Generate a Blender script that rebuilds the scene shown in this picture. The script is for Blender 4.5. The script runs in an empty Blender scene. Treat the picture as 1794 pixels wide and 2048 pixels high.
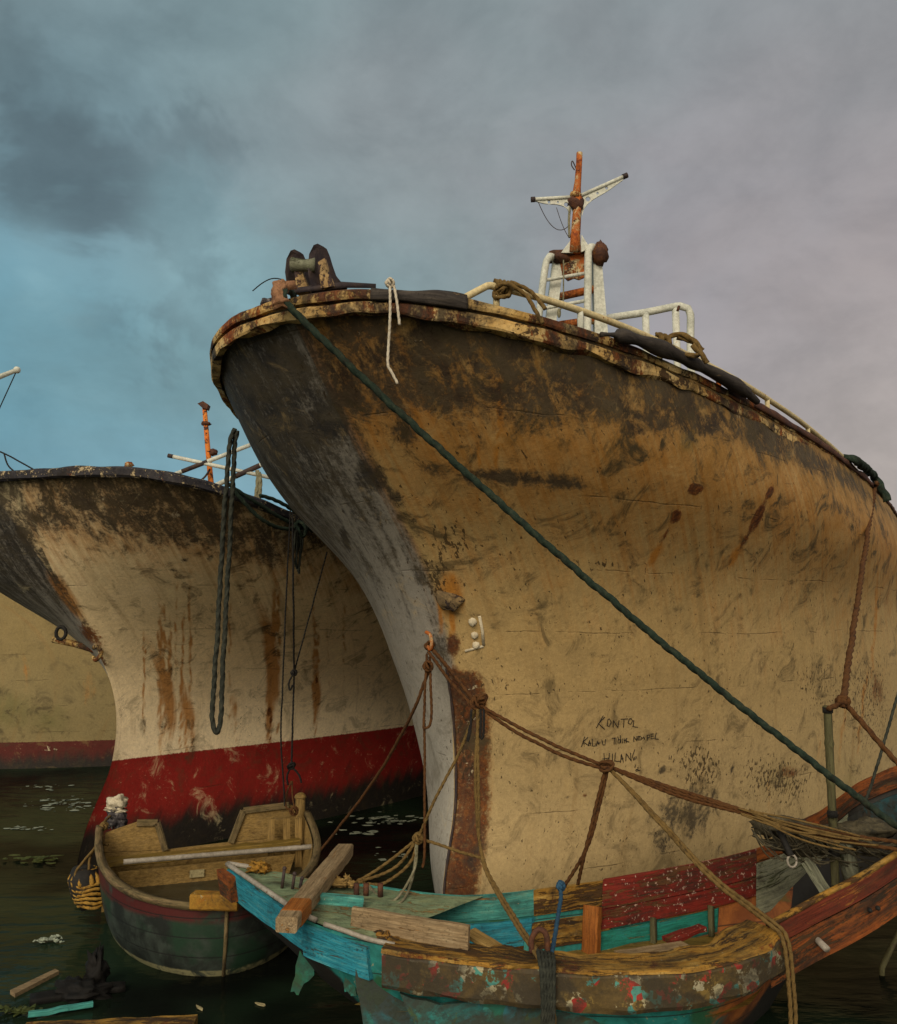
import bpy, bmesh, math, random
import numpy as np
from mathutils import Vector, Matrix, noise as mnoise
from mathutils.bvhtree import BVHTree
R = math.radians
rnd = random.Random(7)
scn = bpy.context.scene
col = scn.collection

# ------------------------------------------------------------------ camera, sky, sun, exposure
EYE = Vector((0, 0, 2.4)); FPX = 1750.0; PITCH = math.atan(226 / FPX)
cam = bpy.data.objects.new('camera', bpy.data.cameras.new('camera'))
col.objects.link(cam); scn.camera = cam
cam.location = EYE; cam.rotation_euler = (math.pi / 2 + PITCH, 0, 0)
cam.data.sensor_fit = 'HORIZONTAL'; cam.data.sensor_width = 36; cam.data.lens = 36 * FPX / 1794
cam.data.clip_start = .05; cam.data.clip_end = 5000
scn.view_settings.view_transform = 'Standard'; scn.view_settings.look = 'None'
scn.view_settings.exposure = 0.35; scn.view_settings.gamma = 1

def ray(u, v):
    x = (u - 897) / FPX; y = (1024 - v) / FPX; c, s = math.cos(PITCH), math.sin(PITCH)
    return Vector((x, c - y * s, s + y * c))
def at(u, v, y):
    d = ray(u, v); return EYE + d * (y / d.y)
def atz(u, v, z):
    d = ray(u, v); return EYE + d * ((z - EYE.z) / d.z)
def pix(P):
    z = P.z - EYE.z; c, s = math.cos(PITCH), math.sin(PITCH); d = P.y * c + z * s
    return 897 + FPX * P.x / d, 1024 - FPX * (-P.y * s + z * c) / d

SUN_EL, SUN_AZ = R(30), R(199)          # azimuth clockwise from +Y: behind the camera, to the right
sun = bpy.data.objects.new('sun', bpy.data.lights.new('sun', 'SUN')); col.objects.link(sun)
sun.data.energy = 1.5; sun.data.angle = R(30); sun.data.color = (1, .86, .66)
sd = Vector((math.sin(SUN_AZ) * math.cos(SUN_EL), math.cos(SUN_AZ) * math.cos(SUN_EL), math.sin(SUN_EL)))
sun.rotation_euler = sd.to_track_quat('Z', 'Y').to_euler()

class G:
    """small helper round a node tree"""
    def __init__(s, nt):
        s.nt = nt; s.n = nt.nodes; s.l = nt.links; s.n.clear(); s.c = None
    def new(s, t, **k):
        n = s.n.new(t)
        for a, b in k.items(): setattr(n, a, b)
        return n
    def put(s, sock, v):
        if isinstance(v, bpy.types.NodeSocket): s.l.new(v, sock)
        elif v is not None:
            if sock.type == 'RGBA' and len(v) == 3: v = (*v, 1)
            sock.default_value = v
    def coord(s, w='Object'):
        if s.c is None: s.c = s.new('ShaderNodeTexCoord')
        return s.c.outputs[w]
    def math(s, op, a, b=None, c=None, clamp=False):
        n = s.new('ShaderNodeMath', operation=op, use_clamp=clamp)
        for i, v in enumerate((a, b, c)):
            if v is not None: s.put(n.inputs[i], v)
        return n.outputs[0]
    def scale(s, vec, k):
        n = s.new('ShaderNodeVectorMath', operation='MULTIPLY'); s.put(n.inputs[0], vec); s.put(n.inputs[1], k)
        return n.outputs[0]
    def noise(s, vec, sc=1, det=4, rough=.55, dist=0):
        if isinstance(sc, tuple): vec = s.scale(vec, sc); sc = 1
        n = s.new('ShaderNodeTexNoise'); s.put(n.inputs['Vector'], vec)
        for k, v in (('Scale', sc), ('Detail', det), ('Roughness', rough), ('Distortion', dist)): n.inputs[k].default_value = v
        return n.outputs['Fac']
    def step(s, x, a, b):
        n = s.new('ShaderNodeMapRange', interpolation_type='SMOOTHSTEP'); s.put(n.inputs[0], x)
        n.inputs[1].default_value = a; n.inputs[2].default_value = b
        return n.outputs[0]
    def mix(s, f, a, b, bt='MIX'):
        n = s.new('ShaderNodeMix', data_type='RGBA', blend_type=bt); s.put(n.inputs[0], f)
        s.put(n.inputs[6], a); s.put(n.inputs[7], b); return n.outputs[2]
    def ramp(s, f, stops):
        n = s.new('ShaderNodeValToRGB'); s.put(n.inputs[0], f); e = n.color_ramp.elements
        while len(e) < len(stops): e.new(.5)
        for q, (p, c) in zip(e, stops): q.position = p; q.color = (*c, 1)
        return n.outputs[0]
    def attr(s, name):
        n = s.new('ShaderNodeAttribute', attribute_name=name)
        sp = s.new('ShaderNodeSeparateColor'); s.l.new(n.outputs['Color'], sp.inputs[0])
        return sp.outputs[0], sp.outputs[1], sp.outputs[2], n.outputs['Alpha']
    def xyz(s, v):
        n = s.new('ShaderNodeSeparateXYZ'); s.put(n.inputs[0], v); return n.outputs
    def bsdf(s, colr, rough=.7, height=None, bump=.3, dist=.01, metal=0, spec=.4):
        b = s.new('ShaderNodeBsdfPrincipled'); s.put(b.inputs['Base Color'], colr); s.put(b.inputs['Roughness'], rough)
        b.inputs['Metallic'].default_value = metal; b.inputs['Specular IOR Level'].default_value = spec
        if height is not None:
            n = s.new('ShaderNodeBump'); n.inputs['Strength'].default_value = bump; n.inputs['Distance'].default_value = dist
            s.put(n.inputs['Height'], height); s.l.new(n.outputs[0], b.inputs['Normal'])
        o = s.new('ShaderNodeOutputMaterial'); s.l.new(b.outputs[0], o.inputs[0]); return b

# overcast evening sky: Nishita sky behind procedural cloud, clearer and bluer low on the left, brighter behind the camera
w = bpy.data.worlds.new('World'); scn.world = w; w.use_nodes = True
g = G(w.node_tree)
D = g.coord('Generated')
dx, dy, dz = g.xyz(D)
sky = g.new('ShaderNodeTexSky', sky_type='NISHITA'); sky.sun_disc = False
sky.sun_elevation = SUN_EL; sky.sun_rotation = SUN_AZ; sky.dust_density = 4; sky.air_density = 1.5
n1 = g.noise(D, (2.2, 2.2, 3.4), 5, .55, .4); n2 = g.noise(D, (5, 5, 7), 5, .6, .3)
n3 = g.noise(D, (1.1, 1.1, 1.6), 3, .5, .2)
side = g.math('ADD', dx, g.math('MULTIPLY_ADD', n1, .55, -.275))
c = g.ramp(g.math('MULTIPLY_ADD', side, 1.0, .5), [(.06, (.088, .185, .225)), (.34, (.11, .182, .198)), (.54, (.135, .172, .178)), (.74, (.178, .168, .178)), (.95, (.20, .172, .170))])
hi = g.step(dz, .28, .62)
c = g.mix(g.math('MULTIPLY', hi, .75), c, g.mix(g.step(n3, .4, .6), (.125, .158, .165), (.170, .172, .178)))
low = g.step(g.math('ADD', dz, g.math('MULTIPLY', dx, -.2)), .34, .02)
c = g.mix(g.math('MULTIPLY', low, g.math('MULTIPLY_ADD', g.step(dx, .2, -.1), .75, .1)), c, (.13, .24, .315))
c = g.mix(g.math('MULTIPLY', g.step(dx, .1, .5), g.step(dz, .45, .1)), c, (.245, .215, .20))
def blob(u, v, r):
    n = g.new('ShaderNodeVectorMath', operation='DISTANCE'); g.put(n.inputs[0], D); n.inputs[1].default_value = ray(u, v).normalized()
    return g.step(g.math('ADD', n.outputs['Value'], g.math('MULTIPLY_ADD', n2, .34, -.17)), r, r * .15)
dark = blob(90, 350, .10)
for (u_, v_, r_, k_) in ((170, 410, .10, .95), (20, 290, .12, .7), (250, 440, .07, .6), (350, 470, .06, .75), (370, 330, .06, .5), (330, 620, .05, .5), (200, 560, .07, .4), (820, 120, .14, .15), (60, 60, .16, .25)):
    dark = g.math('MAXIMUM', dark, g.math('MULTIPLY', blob(u_, v_, r_), k_))
c = g.mix(g.math('MULTIPLY', dark, .72), c, (.048, .066, .076))
lit = g.math('MAXIMUM', blob(420, 520, .10), g.math('MULTIPLY', blob(60, 560, .08), .8)); c = g.mix(g.math('MULTIPLY', lit, .35), c, (.18, .30, .33))
n4 = g.noise(D, (8, 8, 13), 9, .62, .25)
c = g.mix(.75, c, g.mix(g.step(g.math('MULTIPLY_ADD', n2, .5, g.math('MULTIPLY', n4, .5)), .32, .68), (.80, .81, .82), (1.2, 1.2, 1.2)), 'MULTIPLY')
back = g.step(dy, .05, -.75)
c = g.mix(back, c, (.66, .57, .45))
bg1 = g.new('ShaderNodeBackground'); g.l.new(sky.outputs[0], bg1.inputs[0]); bg1.inputs[1].default_value = .05
bg2 = g.new('ShaderNodeBackground'); g.put(bg2.inputs[0], c); bg2.inputs[1].default_value = 1.42
ms = g.new('ShaderNodeMixShader'); ms.inputs[0].default_value = .93
g.l.new(bg1.outputs[0], ms.inputs[1]); g.l.new(bg2.outputs[0], ms.inputs[2])
wo = g.new('ShaderNodeOutputWorld'); g.l.new(ms.outputs[0], wo.inputs[0])

# ------------------------------------------------------------------ object helpers
def tag(o, label=None, cat=None, group=None, kind=None):
    for k, v in (('label', label), ('category', cat), ('group', group), ('kind', kind)):
        if v: o[k] = v
    return o
def thing(name, loc, label, cat, group=None):
    o = bpy.data.objects.new(name, None); col.objects.link(o); o.location = loc; o.empty_display_size = .2
    if name == 'fishing_ship': group = 'moored fishing ships'
    return tag(o, label, cat, group)
def wloc(o):
    p = Vector((0, 0, 0))
    while o is not None: p += o.location; o = o.parent
    return p
def obj(name, verts, faces, mat, parent=None, smooth=True, label=None, cat=None, group=None, kind=None, uv=None, gc=None):
    """verts are world positions; the object's origin goes to its lowest middle point, or to its parent's"""
    V = [Vector(v) for v in verts]
    if parent is None:
        lo = Vector((sum(v.x for v in V) / len(V), sum(v.y for v in V) / len(V), min(v.z for v in V)))
    else: lo = wloc(parent)
    me = bpy.data.meshes.new(name); me.from_pydata([v - lo for v in V], [], faces)
    if smooth: me.polygons.foreach_set('use_smooth', [True] * len(me.polygons))
    me.materials.append(mat)
    if uv is not None:
        lay = me.uv_layers.new(name='UVMap'); li = np.empty(len(me.loops), int); me.loops.foreach_get('vertex_index', li)
        lay.data.foreach_set('uv', np.asarray(uv, np.float32)[li].ravel())
    a = me.attributes.new('grain', 'FLOAT_VECTOR', 'POINT')
    a.data.foreach_set('vector', np.array([tuple(p) for p in (gc or [(v.x, v.y*.5, v.z) for v in V])], np.float32).ravel())
    me.update()
    o = bpy.data.objects.new(name, me); col.objects.link(o)
    if parent is None: o.location = lo
    else: o.parent = parent
    return tag(o, label, cat, group, kind)

class MB:
    """collects shapes as world-space verts and faces"""
    def __init__(s): s.v = []; s.f = []; s.gc = []
    def add(s, vs, fs, gc=None):
        b = len(s.v); vs = [Vector(x) for x in vs]; s.gc += gc or vs; s.v += [Vector(x) for x in vs]; s.f += [tuple(i + b for i in f) for f in fs]; return s
    def tube(s, pts, r, n=8, cap=True):
        pts = [Vector(p) for p in pts]; m = len(pts)
        rr = r if hasattr(r, '__len__') else [r] * m
        t0 = (pts[1] - pts[0]).normalized(); nrm = t0.orthogonal().normalized(); vs = []
        for i, p in enumerate(pts):
            t = (pts[min(i + 1, m - 1)] - pts[max(i - 1, 0)])
            t = t.normalized() if t.length > 1e-9 else t0
            nrm = (nrm - t * nrm.dot(t)); nrm = nrm.normalized() if nrm.length > 1e-6 else t.orthogonal().normalized()
            b = t.cross(nrm)
            for k in range(n):
                a = 2 * math.pi * k / n; vs.append(p + (nrm * math.cos(a) + b * math.sin(a)) * rr[i])
        fs = [(i * n + k, i * n + (k + 1) % n, (i + 1) * n + (k + 1) % n, (i + 1) * n + k) for i in range(m - 1) for k in range(n)]
        if cap: fs += [tuple(range(n))[::-1], tuple((m - 1) * n + k for k in range(n))]
        gc = []; L = 0
        for i in range(m):
            L += (pts[i]-pts[i-1]).length if i else 0
            gc += [Vector((L+pts[0].x, k/n*r_*4, pts[0].z)) for k in range(n) for r_ in (rr[i],)]
        return s.add(vs, fs, gc)
    def bar(s, a, b, w, h, up=(0, 0, 1), seg=1, wob=0):
        """rectangular beam from a to b: w across, h along up; with wobbly edges when wob > 0"""
        a, b = Vector(a), Vector(b); t = (b - a).normalized(); up = Vector(up); sx = t.cross(up).normalized(); uy = sx.cross(t)
        o3 = a.x*3+a.z*7; c = min(w, h) * .12; prof = [(-w/2+c,-h/2),(w/2-c,-h/2),(w/2,-h/2+c),(w/2,h/2-c),(w/2-c,h/2),(-w/2+c,h/2),(-w/2,h/2-c),(-w/2,-h/2+c)]
        vs = []
        for i in range(seg + 1):
            p = a.lerp(b, i / seg)
            for (x, y) in prof:
                q = p + sx * x + uy * y
                if wob: q = q + mnoise.noise_vector(q * 9) * wob
                vs.append(q)
        n = 8
        fs = [(i*n+k, i*n+(k+1)%n, (i+1)*n+(k+1)%n, (i+1)*n+k) for i in range(seg) for k in range(n)]
        fs += [tuple(range(n))[::-1], tuple(seg*n+k for k in range(n))]
        L = (b-a).length
        return s.add(vs, fs, [Vector((L*i/seg+o3, x+o3, y)) for i in range(seg+1) for (x, y) in prof])
    def plate(s, pts, thick, nrm=None):
        """a flat polygon with thickness"""
        pts = [Vector(p) for p in pts]; n = len(pts)
        if nrm is None:
            nrm = Vector((0,0,0)); c = sum(pts, Vector()) / n
            for i in range(n): nrm += (pts[i]-c).cross(pts[(i+1)%n]-c)
        nrm = Vector(nrm).normalized() * thick / 2
        vs = [p + nrm for p in pts] + [p - nrm for p in pts]
        return s.add(vs, [tuple(range(n)), tuple(range(2*n-1, n-1, -1))] + [(i, n+i, n+(i+1)%n, (i+1)%n) for i in range(n)])
    def ball(s, c, r, n=10, m=7, wob=0, sc=4):
        c = Vector(c); r = Vector(r) if hasattr(r, '__len__') else Vector((r, r, r)); vs = []
        for j in range(m + 1):
            th = math.pi * j / m
            for k in range(n):
                a = 2 * math.pi * k / n; d = Vector((math.sin(th)*math.cos(a), math.sin(th)*math.sin(a), math.cos(th)))
                q = 1 + (wob * mnoise.noise(d * sc + c * 3) if wob else 0)
                vs.append(c + Vector((d.x*r.x, d.y*r.y, d.z*r.z)) * q)
        return s.add(vs, [(j*n+k, (j+1)*n+k, (j+1)*n+(k+1)%n, j*n+(k+1)%n) for j in range(m) for k in range(n)])
    def build(s, name, mat, parent=None, **k): return obj(name, s.v, s.f, mat, parent, gc=s.gc, **k)

def spline(pts, step=.03):
    """Catmull-Rom through the points, resampled"""
    P = [Vector(p) for p in pts]
    if len(P) == 2:
        n = max(2, int((P[1]-P[0]).length / step)); return [P[0].lerp(P[1], i/n) for i in range(n+1)]
    Q = [P[0]*2-P[1]] + P + [P[-1]*2-P[-2]]; out = []
    for i in range(1, len(Q)-2):
        a, b, c, d = Q[i-1:i+3]; n = max(1, int((c-b).length / step))
        for k in range(n):
            t = k/n; out.append(.5*((2*b)+(c-a)*t+(2*a-5*b+4*c-d)*t*t+(3*b-a-3*c+d)*t**3))
    out.append(P[-1]); return out
def sag(a, b, d, n=12):
    a, b = Vector(a), Vector(b)
    return [a.lerp(b, i/n) - Vector((0, 0, d*4*(i/n)*(1-i/n))) for i in range(n+1)]
def strand(mb, pts, r, twist=True, step=None):
    """a laid rope: three-lobed section that turns along its length"""
    P = spline(pts, step or max(r*.55, .008)); m = len(P); n = 12 if twist else 7
    t0 = (P[1]-P[0]).normalized(); nrm = t0.orthogonal().normalized(); vs = []; L = 0
    for i, p in enumerate(P):
        if i: L += (p-P[i-1]).length
        t = (P[min(i+1, m-1)]-P[max(i-1, 0)]); t = t.normalized() if t.length > 1e-9 else t0
        nrm = nrm-t*nrm.dot(t); nrm = nrm.normalized() if nrm.length > 1e-6 else t.orthogonal().normalized(); b = t.cross(nrm)
        ph = L/(r*4.6)
        jit = mnoise.noise_vector(p*7)*r*.35
        for k in range(n):
            a = 2*math.pi*k/n
            q = r*(.66+.44*abs(math.cos(1.5*(a-ph*2.1)))) if twist else r*(1+.12*math.sin(3*a+ph*6))
            vs.append(p+jit+(nrm*math.cos(a)+b*math.sin(a))*q)
    fs = [(i*n+k, i*n+(k+1)%n, (i+1)*n+(k+1)%n, (i+1)*n+k) for i in range(m-1) for k in range(n)]
    fs += [tuple(range(n))[::-1], tuple((m-1)*n+k for k in range(n))]
    mb.add(vs, fs); return mb
def knot(mb, c, R_, r, seed=1):
    """a lump of crossing turns of rope"""
    q = random.Random(seed); c = Vector(c)
    for k in range(4):
        ax = Vector((q.uniform(-1,1), q.uniform(-1,1), q.uniform(-1,1))).normalized(); e1 = ax.orthogonal().normalized(); e2 = ax.cross(e1)
        rr = R_*q.uniform(.6, 1.0)
        strand(mb, [c+(e1*math.cos(a*.7)+e2*math.sin(a*.7)*q.uniform(.8,1.1))*rr for a in range(10)], r, r > .007)
    return mb
def rope(name, pts, r, mat, label, cat='rope', group=None, twist=True, knots=(), extra=()):
    group = group or {'mooring_rope': 'thick mooring ropes', 'rope': 'ropes of the bridle and lashings', 'line': 'thin dark lines'}.get(name)
    mb = MB(); strand(mb, pts, r, twist)
    for e in extra: strand(mb, e, r, twist)
    for i, (c_, kr) in enumerate(knots): knot(mb, c_, kr, r*.9, i+3)
    return mb.build(name, mat, label=label, cat=cat, group=group)

# ------------------------------------------------------------------ materials
def weathered(name, cols, chip=None, chip_amt=.5, rust=0., grime=.4, rough=.75, bump=.35, sc=1., grain=None, dist=.006, grime_col=(.018, .014, .010), speck=None, speck_amt=.6):
    """old paint or timber: patchy base, flaked second colour, rust runs, dirt, pits"""
    m = bpy.data.materials.new(name); m.use_nodes = True; g = G(m.node_tree); P = g.coord()
    f = g.noise(P, 38*sc, 5, .72); r = g.noise(P, 2.4*sc, 10, .74, .7)
    if grain:
        at_ = g.new('ShaderNodeAttribute', attribute_name='grain'); Q = at_.outputs['Vector']
        b = g.math('MULTIPLY_ADD', g.noise(Q, (2.2*sc, 38*sc, 38*sc), 8, .7, .35), .6, g.math('MULTIPLY', g.noise(P, 5*sc, 8, .7, .4), .4)); f = g.noise(Q, (5*sc, 80*sc, 80*sc), 5, .7, .2)
    else: b = g.noise(P, 6*sc, 9, .68, .4)
    CP = g.scale(Q, (2.6, 13, 13)) if grain else g.scale(P, (5.5, 5.5, 5.5))
    if grain: r = g.math('MULTIPLY_ADD', g.noise(Q, (1.6*sc, 9*sc, 9*sc), 9, .74, .6), .55, g.math('MULTIPLY', r, .45))
    n = len(cols); c = g.ramp(b, [(.36+.30*i/max(1, n-1), q) for i, q in enumerate(cols)])
    h = g.math('MULTIPLY_ADD', f, .4, b)
    if chip:
        k = g.step(g.math('MULTIPLY_ADD', f, .30, g.noise(CP, sc, 10, .74, .6)), .93-chip_amt*.55, .955-chip_amt*.55)
        c = g.mix(k, c, chip); h = g.math('MULTIPLY_ADD', k, -.7, h)
    if rust:
        k = g.step(g.math('MULTIPLY_ADD', f, .3, g.noise(P, (4*sc, 4*sc, 1.6*sc), 9, .7, .4)), .92-rust*.42, 1.0-rust*.42)
        c = g.mix(k, c, g.ramp(f, [(.3, (.03, .009, .004)), (.5, (.16, .042, .008)), (.72, (.36, .12, .02))])); h = g.math('MULTIPLY_ADD', k, .4, h)
    if speck:
        k = g.step(g.math('MULTIPLY_ADD', r, .8, g.noise(P, 26*sc, 4, .6)), 1.165-.10*speck_amt, 1.19-.10*speck_amt); c = g.mix(k, c, speck)
    if grime:
        k = g.step(g.math('MULTIPLY_ADD', f, .25, r), .80-grime*.42, .98-grime*.42); c = g.mix(g.math('MULTIPLY', k, min(.96, .6+grime*.5)), c, grime_col)
        p = g.step(g.noise(P, 70*sc, 3, .6), .60, .70); c = g.mix(g.math('MULTIPLY', p, .7*min(1, grime*1.6)), c, grime_col); h = g.math('MULTIPLY_ADD', p, -.3, h)
    c = g.mix(.75 if grain else .42, c, g.mix(g.step(f, .28, .72), (.42, .40, .38), (1.4, 1.4, 1.4)), 'MULTIPLY')
    g.bsdf(c, rough, h, min(1, bump*1.4), dist, spec=.25); return m

M = {}
M['cap'] = weathered('yellowed_cap_paint', [(.40, .24, .065), (.56, .38, .14), (.64, .48, .22)], (.07, .035, .016), .46, .75, .6, bump=.6)
M['band'] = weathered('yellowed_band_paint', [(.44, .26, .075), (.60, .41, .16), (.66, .50, .24)], (.08, .045, .018), .44, .7, .6, bump=.5)
M['pipe'] = weathered('white_pipe_paint', [(.40, .42, .37), (.56, .58, .51), (.5, .5, .44)], (.34, .2, .08), .22, .2, .15, bump=.2, sc=1.3)
M['rail'] = weathered('cream_rail_paint', [(.47, .38, .20), (.58, .49, .28), (.5, .42, .24)], (.25, .12, .04), .30, .35, .25, bump=.3, sc=1.4)
M['orange'] = weathered('orange_rusty_paint', [(.50, .12, .018), (.66, .18, .025), (.58, .22, .04)], (.045, .02, .015), .42, .3, .25, bump=.4, sc=1.6)
M['mastrust'] = weathered('rusted_mast_steel', [(.16, .035, .010), (.40, .10, .016), (.36, .12, .03), (.48, .40, .22), (.42, .38, .25)], (.05, .022, .014), .40, .6, .3, bump=.7, sc=1.5)
M['rust'] = weathered('dark_rust', [(.045, .02, .018), (.085, .035, .02), (.13, .05, .02)], (.2, .08, .02), .3, .2, .4, bump=.9, sc=1.6)
M['iron'] = weathered('black_iron', [(.028, .022, .028), (.05, .036, .035), (.075, .045, .03)], (.16, .06, .02), .25, .2, .3, bump=.7, sc=1.5)
M['cheek'] = weathered('worn_cheek_face', [(.3, .19, .08), (.42, .29, .13), (.2, .12, .06)], (.05, .03, .03), .45, .5, .4, bump=.6)
M['rotten'] = weathered('rotten_black_timber', [(.02, .017, .016), (.045, .038, .034), (.08, .065, .05)], (.17, .12, .07), .25, 0, .5, bump=1, sc=1.5, grain=1)
M['flakyrail'] = weathered('flaking_blue_black_rail', [(.012, .012, .018), (.03, .028, .034), (.05, .045, .045)], (.40, .32, .19), .40, .35, .45, bump=1, sc=1.6)
M['timber'] = weathered('grey_timber', [(.15, .105, .055), (.25, .18, .10), (.32, .25, .15)], (.28, .14, .04), .32, 0, .4, bump=.7, sc=1.3, grain=1)
M['olive'] = weathered('slimy_olive_boards', [(.11, .075, .014), (.20, .13, .026), (.15, .11, .035)], (.33, .2, .05), .3, 0, .45, bump=.6, rough=.55, grain=1)
M['tan'] = weathered('tan_plywood', [(.17, .105, .03), (.26, .17, .055), (.22, .15, .06)], (.15, .09, .03), .3, 0, .35, bump=.35, grain=1)
M['rope_green'] = weathered('green_mooring_rope', [(.008, .018, .013), (.016, .031, .021), (.036, .048, .03)], None, 0, 0, .4, bump=.5, sc=4, rough=.9)
M['rope_dark'] = weathered('dark_rope', [(.013, .015, .012), (.028, .032, .025), (.045, .048, .035)], None, 0, 0, .3, bump=.5, sc=4, rough=.9)
M['rope_grey'] = weathered('greyed_rope', [(.12, .11, .065), (.2, .19, .12), (.25, .23, .16)], None, 0, 0, .3, bump=.5, sc=4, rough=.9)
M['rope_brown'] = weathered('brown_rope', [(.045, .018, .006), (.09, .037, .010), (.075, .036, .012)], None, 0, 0, .35, bump=.5, sc=4, rough=.9)
M['rope_tan'] = weathered('tan_rope', [(.085, .052, .016), (.15, .095, .03), (.12, .08, .026)], None, 0, 0, .35, bump=.5, sc=4, rough=.9)
M['rope_black'] = weathered('black_line', [(.008, .008, .008), (.02, .018, .016)], None, 0, 0, .2, sc=4, rough=.9)
M['cord_white'] = weathered('white_cord', [(.42, .37, .28), (.58, .53, .43)], None, 0, 0, .3, sc=5, rough=.9)
M['cord_blue'] = weathered('blue_cord', [(.015, .055, .11), (.03, .09, .16)], None, 0, 0, .3, sc=5, rough=.9)
M['cloth'] = weathered('brown_rag', [(.16, .075, .04), (.27, .14, .07), (.2, .1, .06)], None, 0, 0, .4, bump=.8, sc=2.5)
M['cloth_white'] = weathered('dirty_white_cloth', [(.33, .29, .2), (.55, .5, .38), (.42, .38, .28)], None, 0, 0, .3, bump=.6, sc=2.5)
M['cloth_dark'] = weathered('dark_rag', [(.02, .018, .022), (.05, .045, .05), (.3, .28, .27)], None, 0, 0, .3, bump=.8, sc=2)
M['turq'] = weathered('turquoise_paint', [(.035, .19, .18), (.06, .29, .26), (.16, .36, .28)], (.20, .13, .05), .30, .15, .42, bump=.6, sc=1.4, speck=(.5, .48, .36), speck_amt=.35, grain=1)
M['cyan'] = weathered('cyan_paint', [(.014, .15, .22), (.02, .24, .33), (.10, .32, .35)], (.06, .06, .045), .30, .1, .42, bump=.6, sc=1.6, speck=(.45, .45, .36), speck_amt=.2, grain=1)
M['deckgreen'] = weathered('pale_green_deck', [(.11, .19, .11), (.21, .27, .16), (.17, .19, .08)], (.20, .12, .04), .38, .2, .5, bump=.5, sc=1.3, speck=(.55, .5, .35), speck_amt=.4, grain=1)
M['redplank'] = weathered('red_plank_paint', [(.10, .010, .007), (.19, .018, .011), (.15, .02, .012)], (.11, .045, .015), .42, .2, .5, bump=.5, sc=1.4, speck=(.62, .42, .33), speck_amt=1.25, grain=1)
M['ochre'] = weathered('ochre_flaking_paint', [(.22, .10, .012), (.35, .19, .03), (.40, .28, .09)], (.08, .04, .012), .46, .45, .58, bump=.8, sc=1.3, speck=(.55, .46, .28), speck_amt=.55, grain=1)
M['rawrot'] = weathered('rotting_ochre_wood', [(.16, .07, .012), (.30, .15, .025), (.42, .26, .06)], (.03, .02, .012), .5, .4, .5, bump=1, sc=1.6, grain=1)
M['orangewood'] = weathered('orange_hull_paint', [(.13, .032, .009), (.26, .072, .014), (.22, .085, .02)], (.08, .04, .016), .44, .3, .6, bump=.5, sc=1.1, grain=1)
M['darkred'] = weathered('dark_red_plank', [(.07, .014, .008), (.13, .025, .012), (.16, .04, .015)], (.25, .09, .02), .3, .2, .5, bump=.5, grain=1)
M['orangepost'] = weathered('orange_brown_wood', [(.16, .05, .010), (.27, .09, .014), (.24, .11, .03)], (.5, .35, .2), .2, .3, .35, bump=.5, sc=1.3, grain=1)
M['greeninner'] = weathered('green_inner_panel', [(.008, .11, .085), (.012, .18, .14), (.02, .14, .17)], (.12, .12, .05), .3, .05, .45, bump=.5, sc=1.5, grain=1)
M['greyinner'] = weathered('pale_grey_inner', [(.12, .13, .10), (.22, .23, .16), (.18, .2, .12)], (.06, .07, .03), .35, 0, .5, bump=.5, sc=1.2, grain=1)
M['darkblue'] = weathered('dark_blue_lining', [(.006, .03, .04), (.012, .06, .075), (.02, .05, .05)], (.03, .03, .02), .4, .1, .6, bump=.5)
M['bamboo'] = weathered('bamboo', [(.04, .034, .018), (.085, .082, .036), (.07, .055, .025)], (.07, .05, .03), .35, 0, .4, bump=.2, sc=1.2, grain=1)
M['bargerim'] = weathered('weathered_rim', [(.07, .055, .024), (.16, .12, .055), (.22, .14, .08)], (.08, .06, .03), .4, 0, .4, bump=.6, sc=1.5, grain=1)
M['bargefloor'] = weathered('wet_dark_floor', [(.022, .02, .012), (.045, .04, .022), (.05, .045, .03)], None, 0, 0, .4, bump=.3, rough=.35)
M['patch'] = weathered('pale_floor_patch', [(.27, .23, .12), (.38, .33, .18)], (.06, .05, .03), .3, 0, .3)
M['yellow'] = weathered('yellow_worn_block', [(.18, .085, .012), (.30, .16, .02), (.26, .11, .014)], (.5, .4, .2), .3, .2, .35, bump=.5, sc=1.6)
M['yellow_fender'] = weathered('yellow_fender', [(.20, .10, .012), (.34, .19, .03), (.30, .20, .05)], (.06, .04, .02), .3, 0, .4, bump=.5, sc=3)
M['black'] = weathered('black_rubber', [(.010, .010, .010), (.02, .018, .015)], None, 0, 0, .2, bump=.3)
M['net'] = weathered('dark_net', [(.03, .028, .02), (.07, .06, .035), (.10, .085, .05)], None, 0, 0, .4, bump=1, sc=3)
M['ink'] = weathered('black_marker', [(.012, .010, .012), (.018, .016, .016)], None, 0, 0, 0)
M['plaster'] = weathered('white_filler', [(.48, .42, .30), (.62, .56, .42)], (.3, .22, .1), .25, 0, .3, bump=.5)
M['steel'] = weathered('worn_steel', [(.2, .18, .15), (.36, .33, .28)], (.12, .06, .03), .3, .2, .3, rough=.45)
M['wetblack'] = weathered('wet_black_tone', [(.002, .002, .002), (.007, .006, .005)], None, 0, 0, .2, bump=1)  # near-black tone of the waterlogged plank and the solid water reflection
M['scum'] = weathered('pale_scum', [(.12, .16, .13), (.3, .34, .27), (.2, .24, .18)], None, 0, 0, .2)
M['weed'] = weathered('floating_weed', [(.03, .045, .012), (.08, .095, .022)], (.02, .02, .01), .3, 0, .3)

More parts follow.
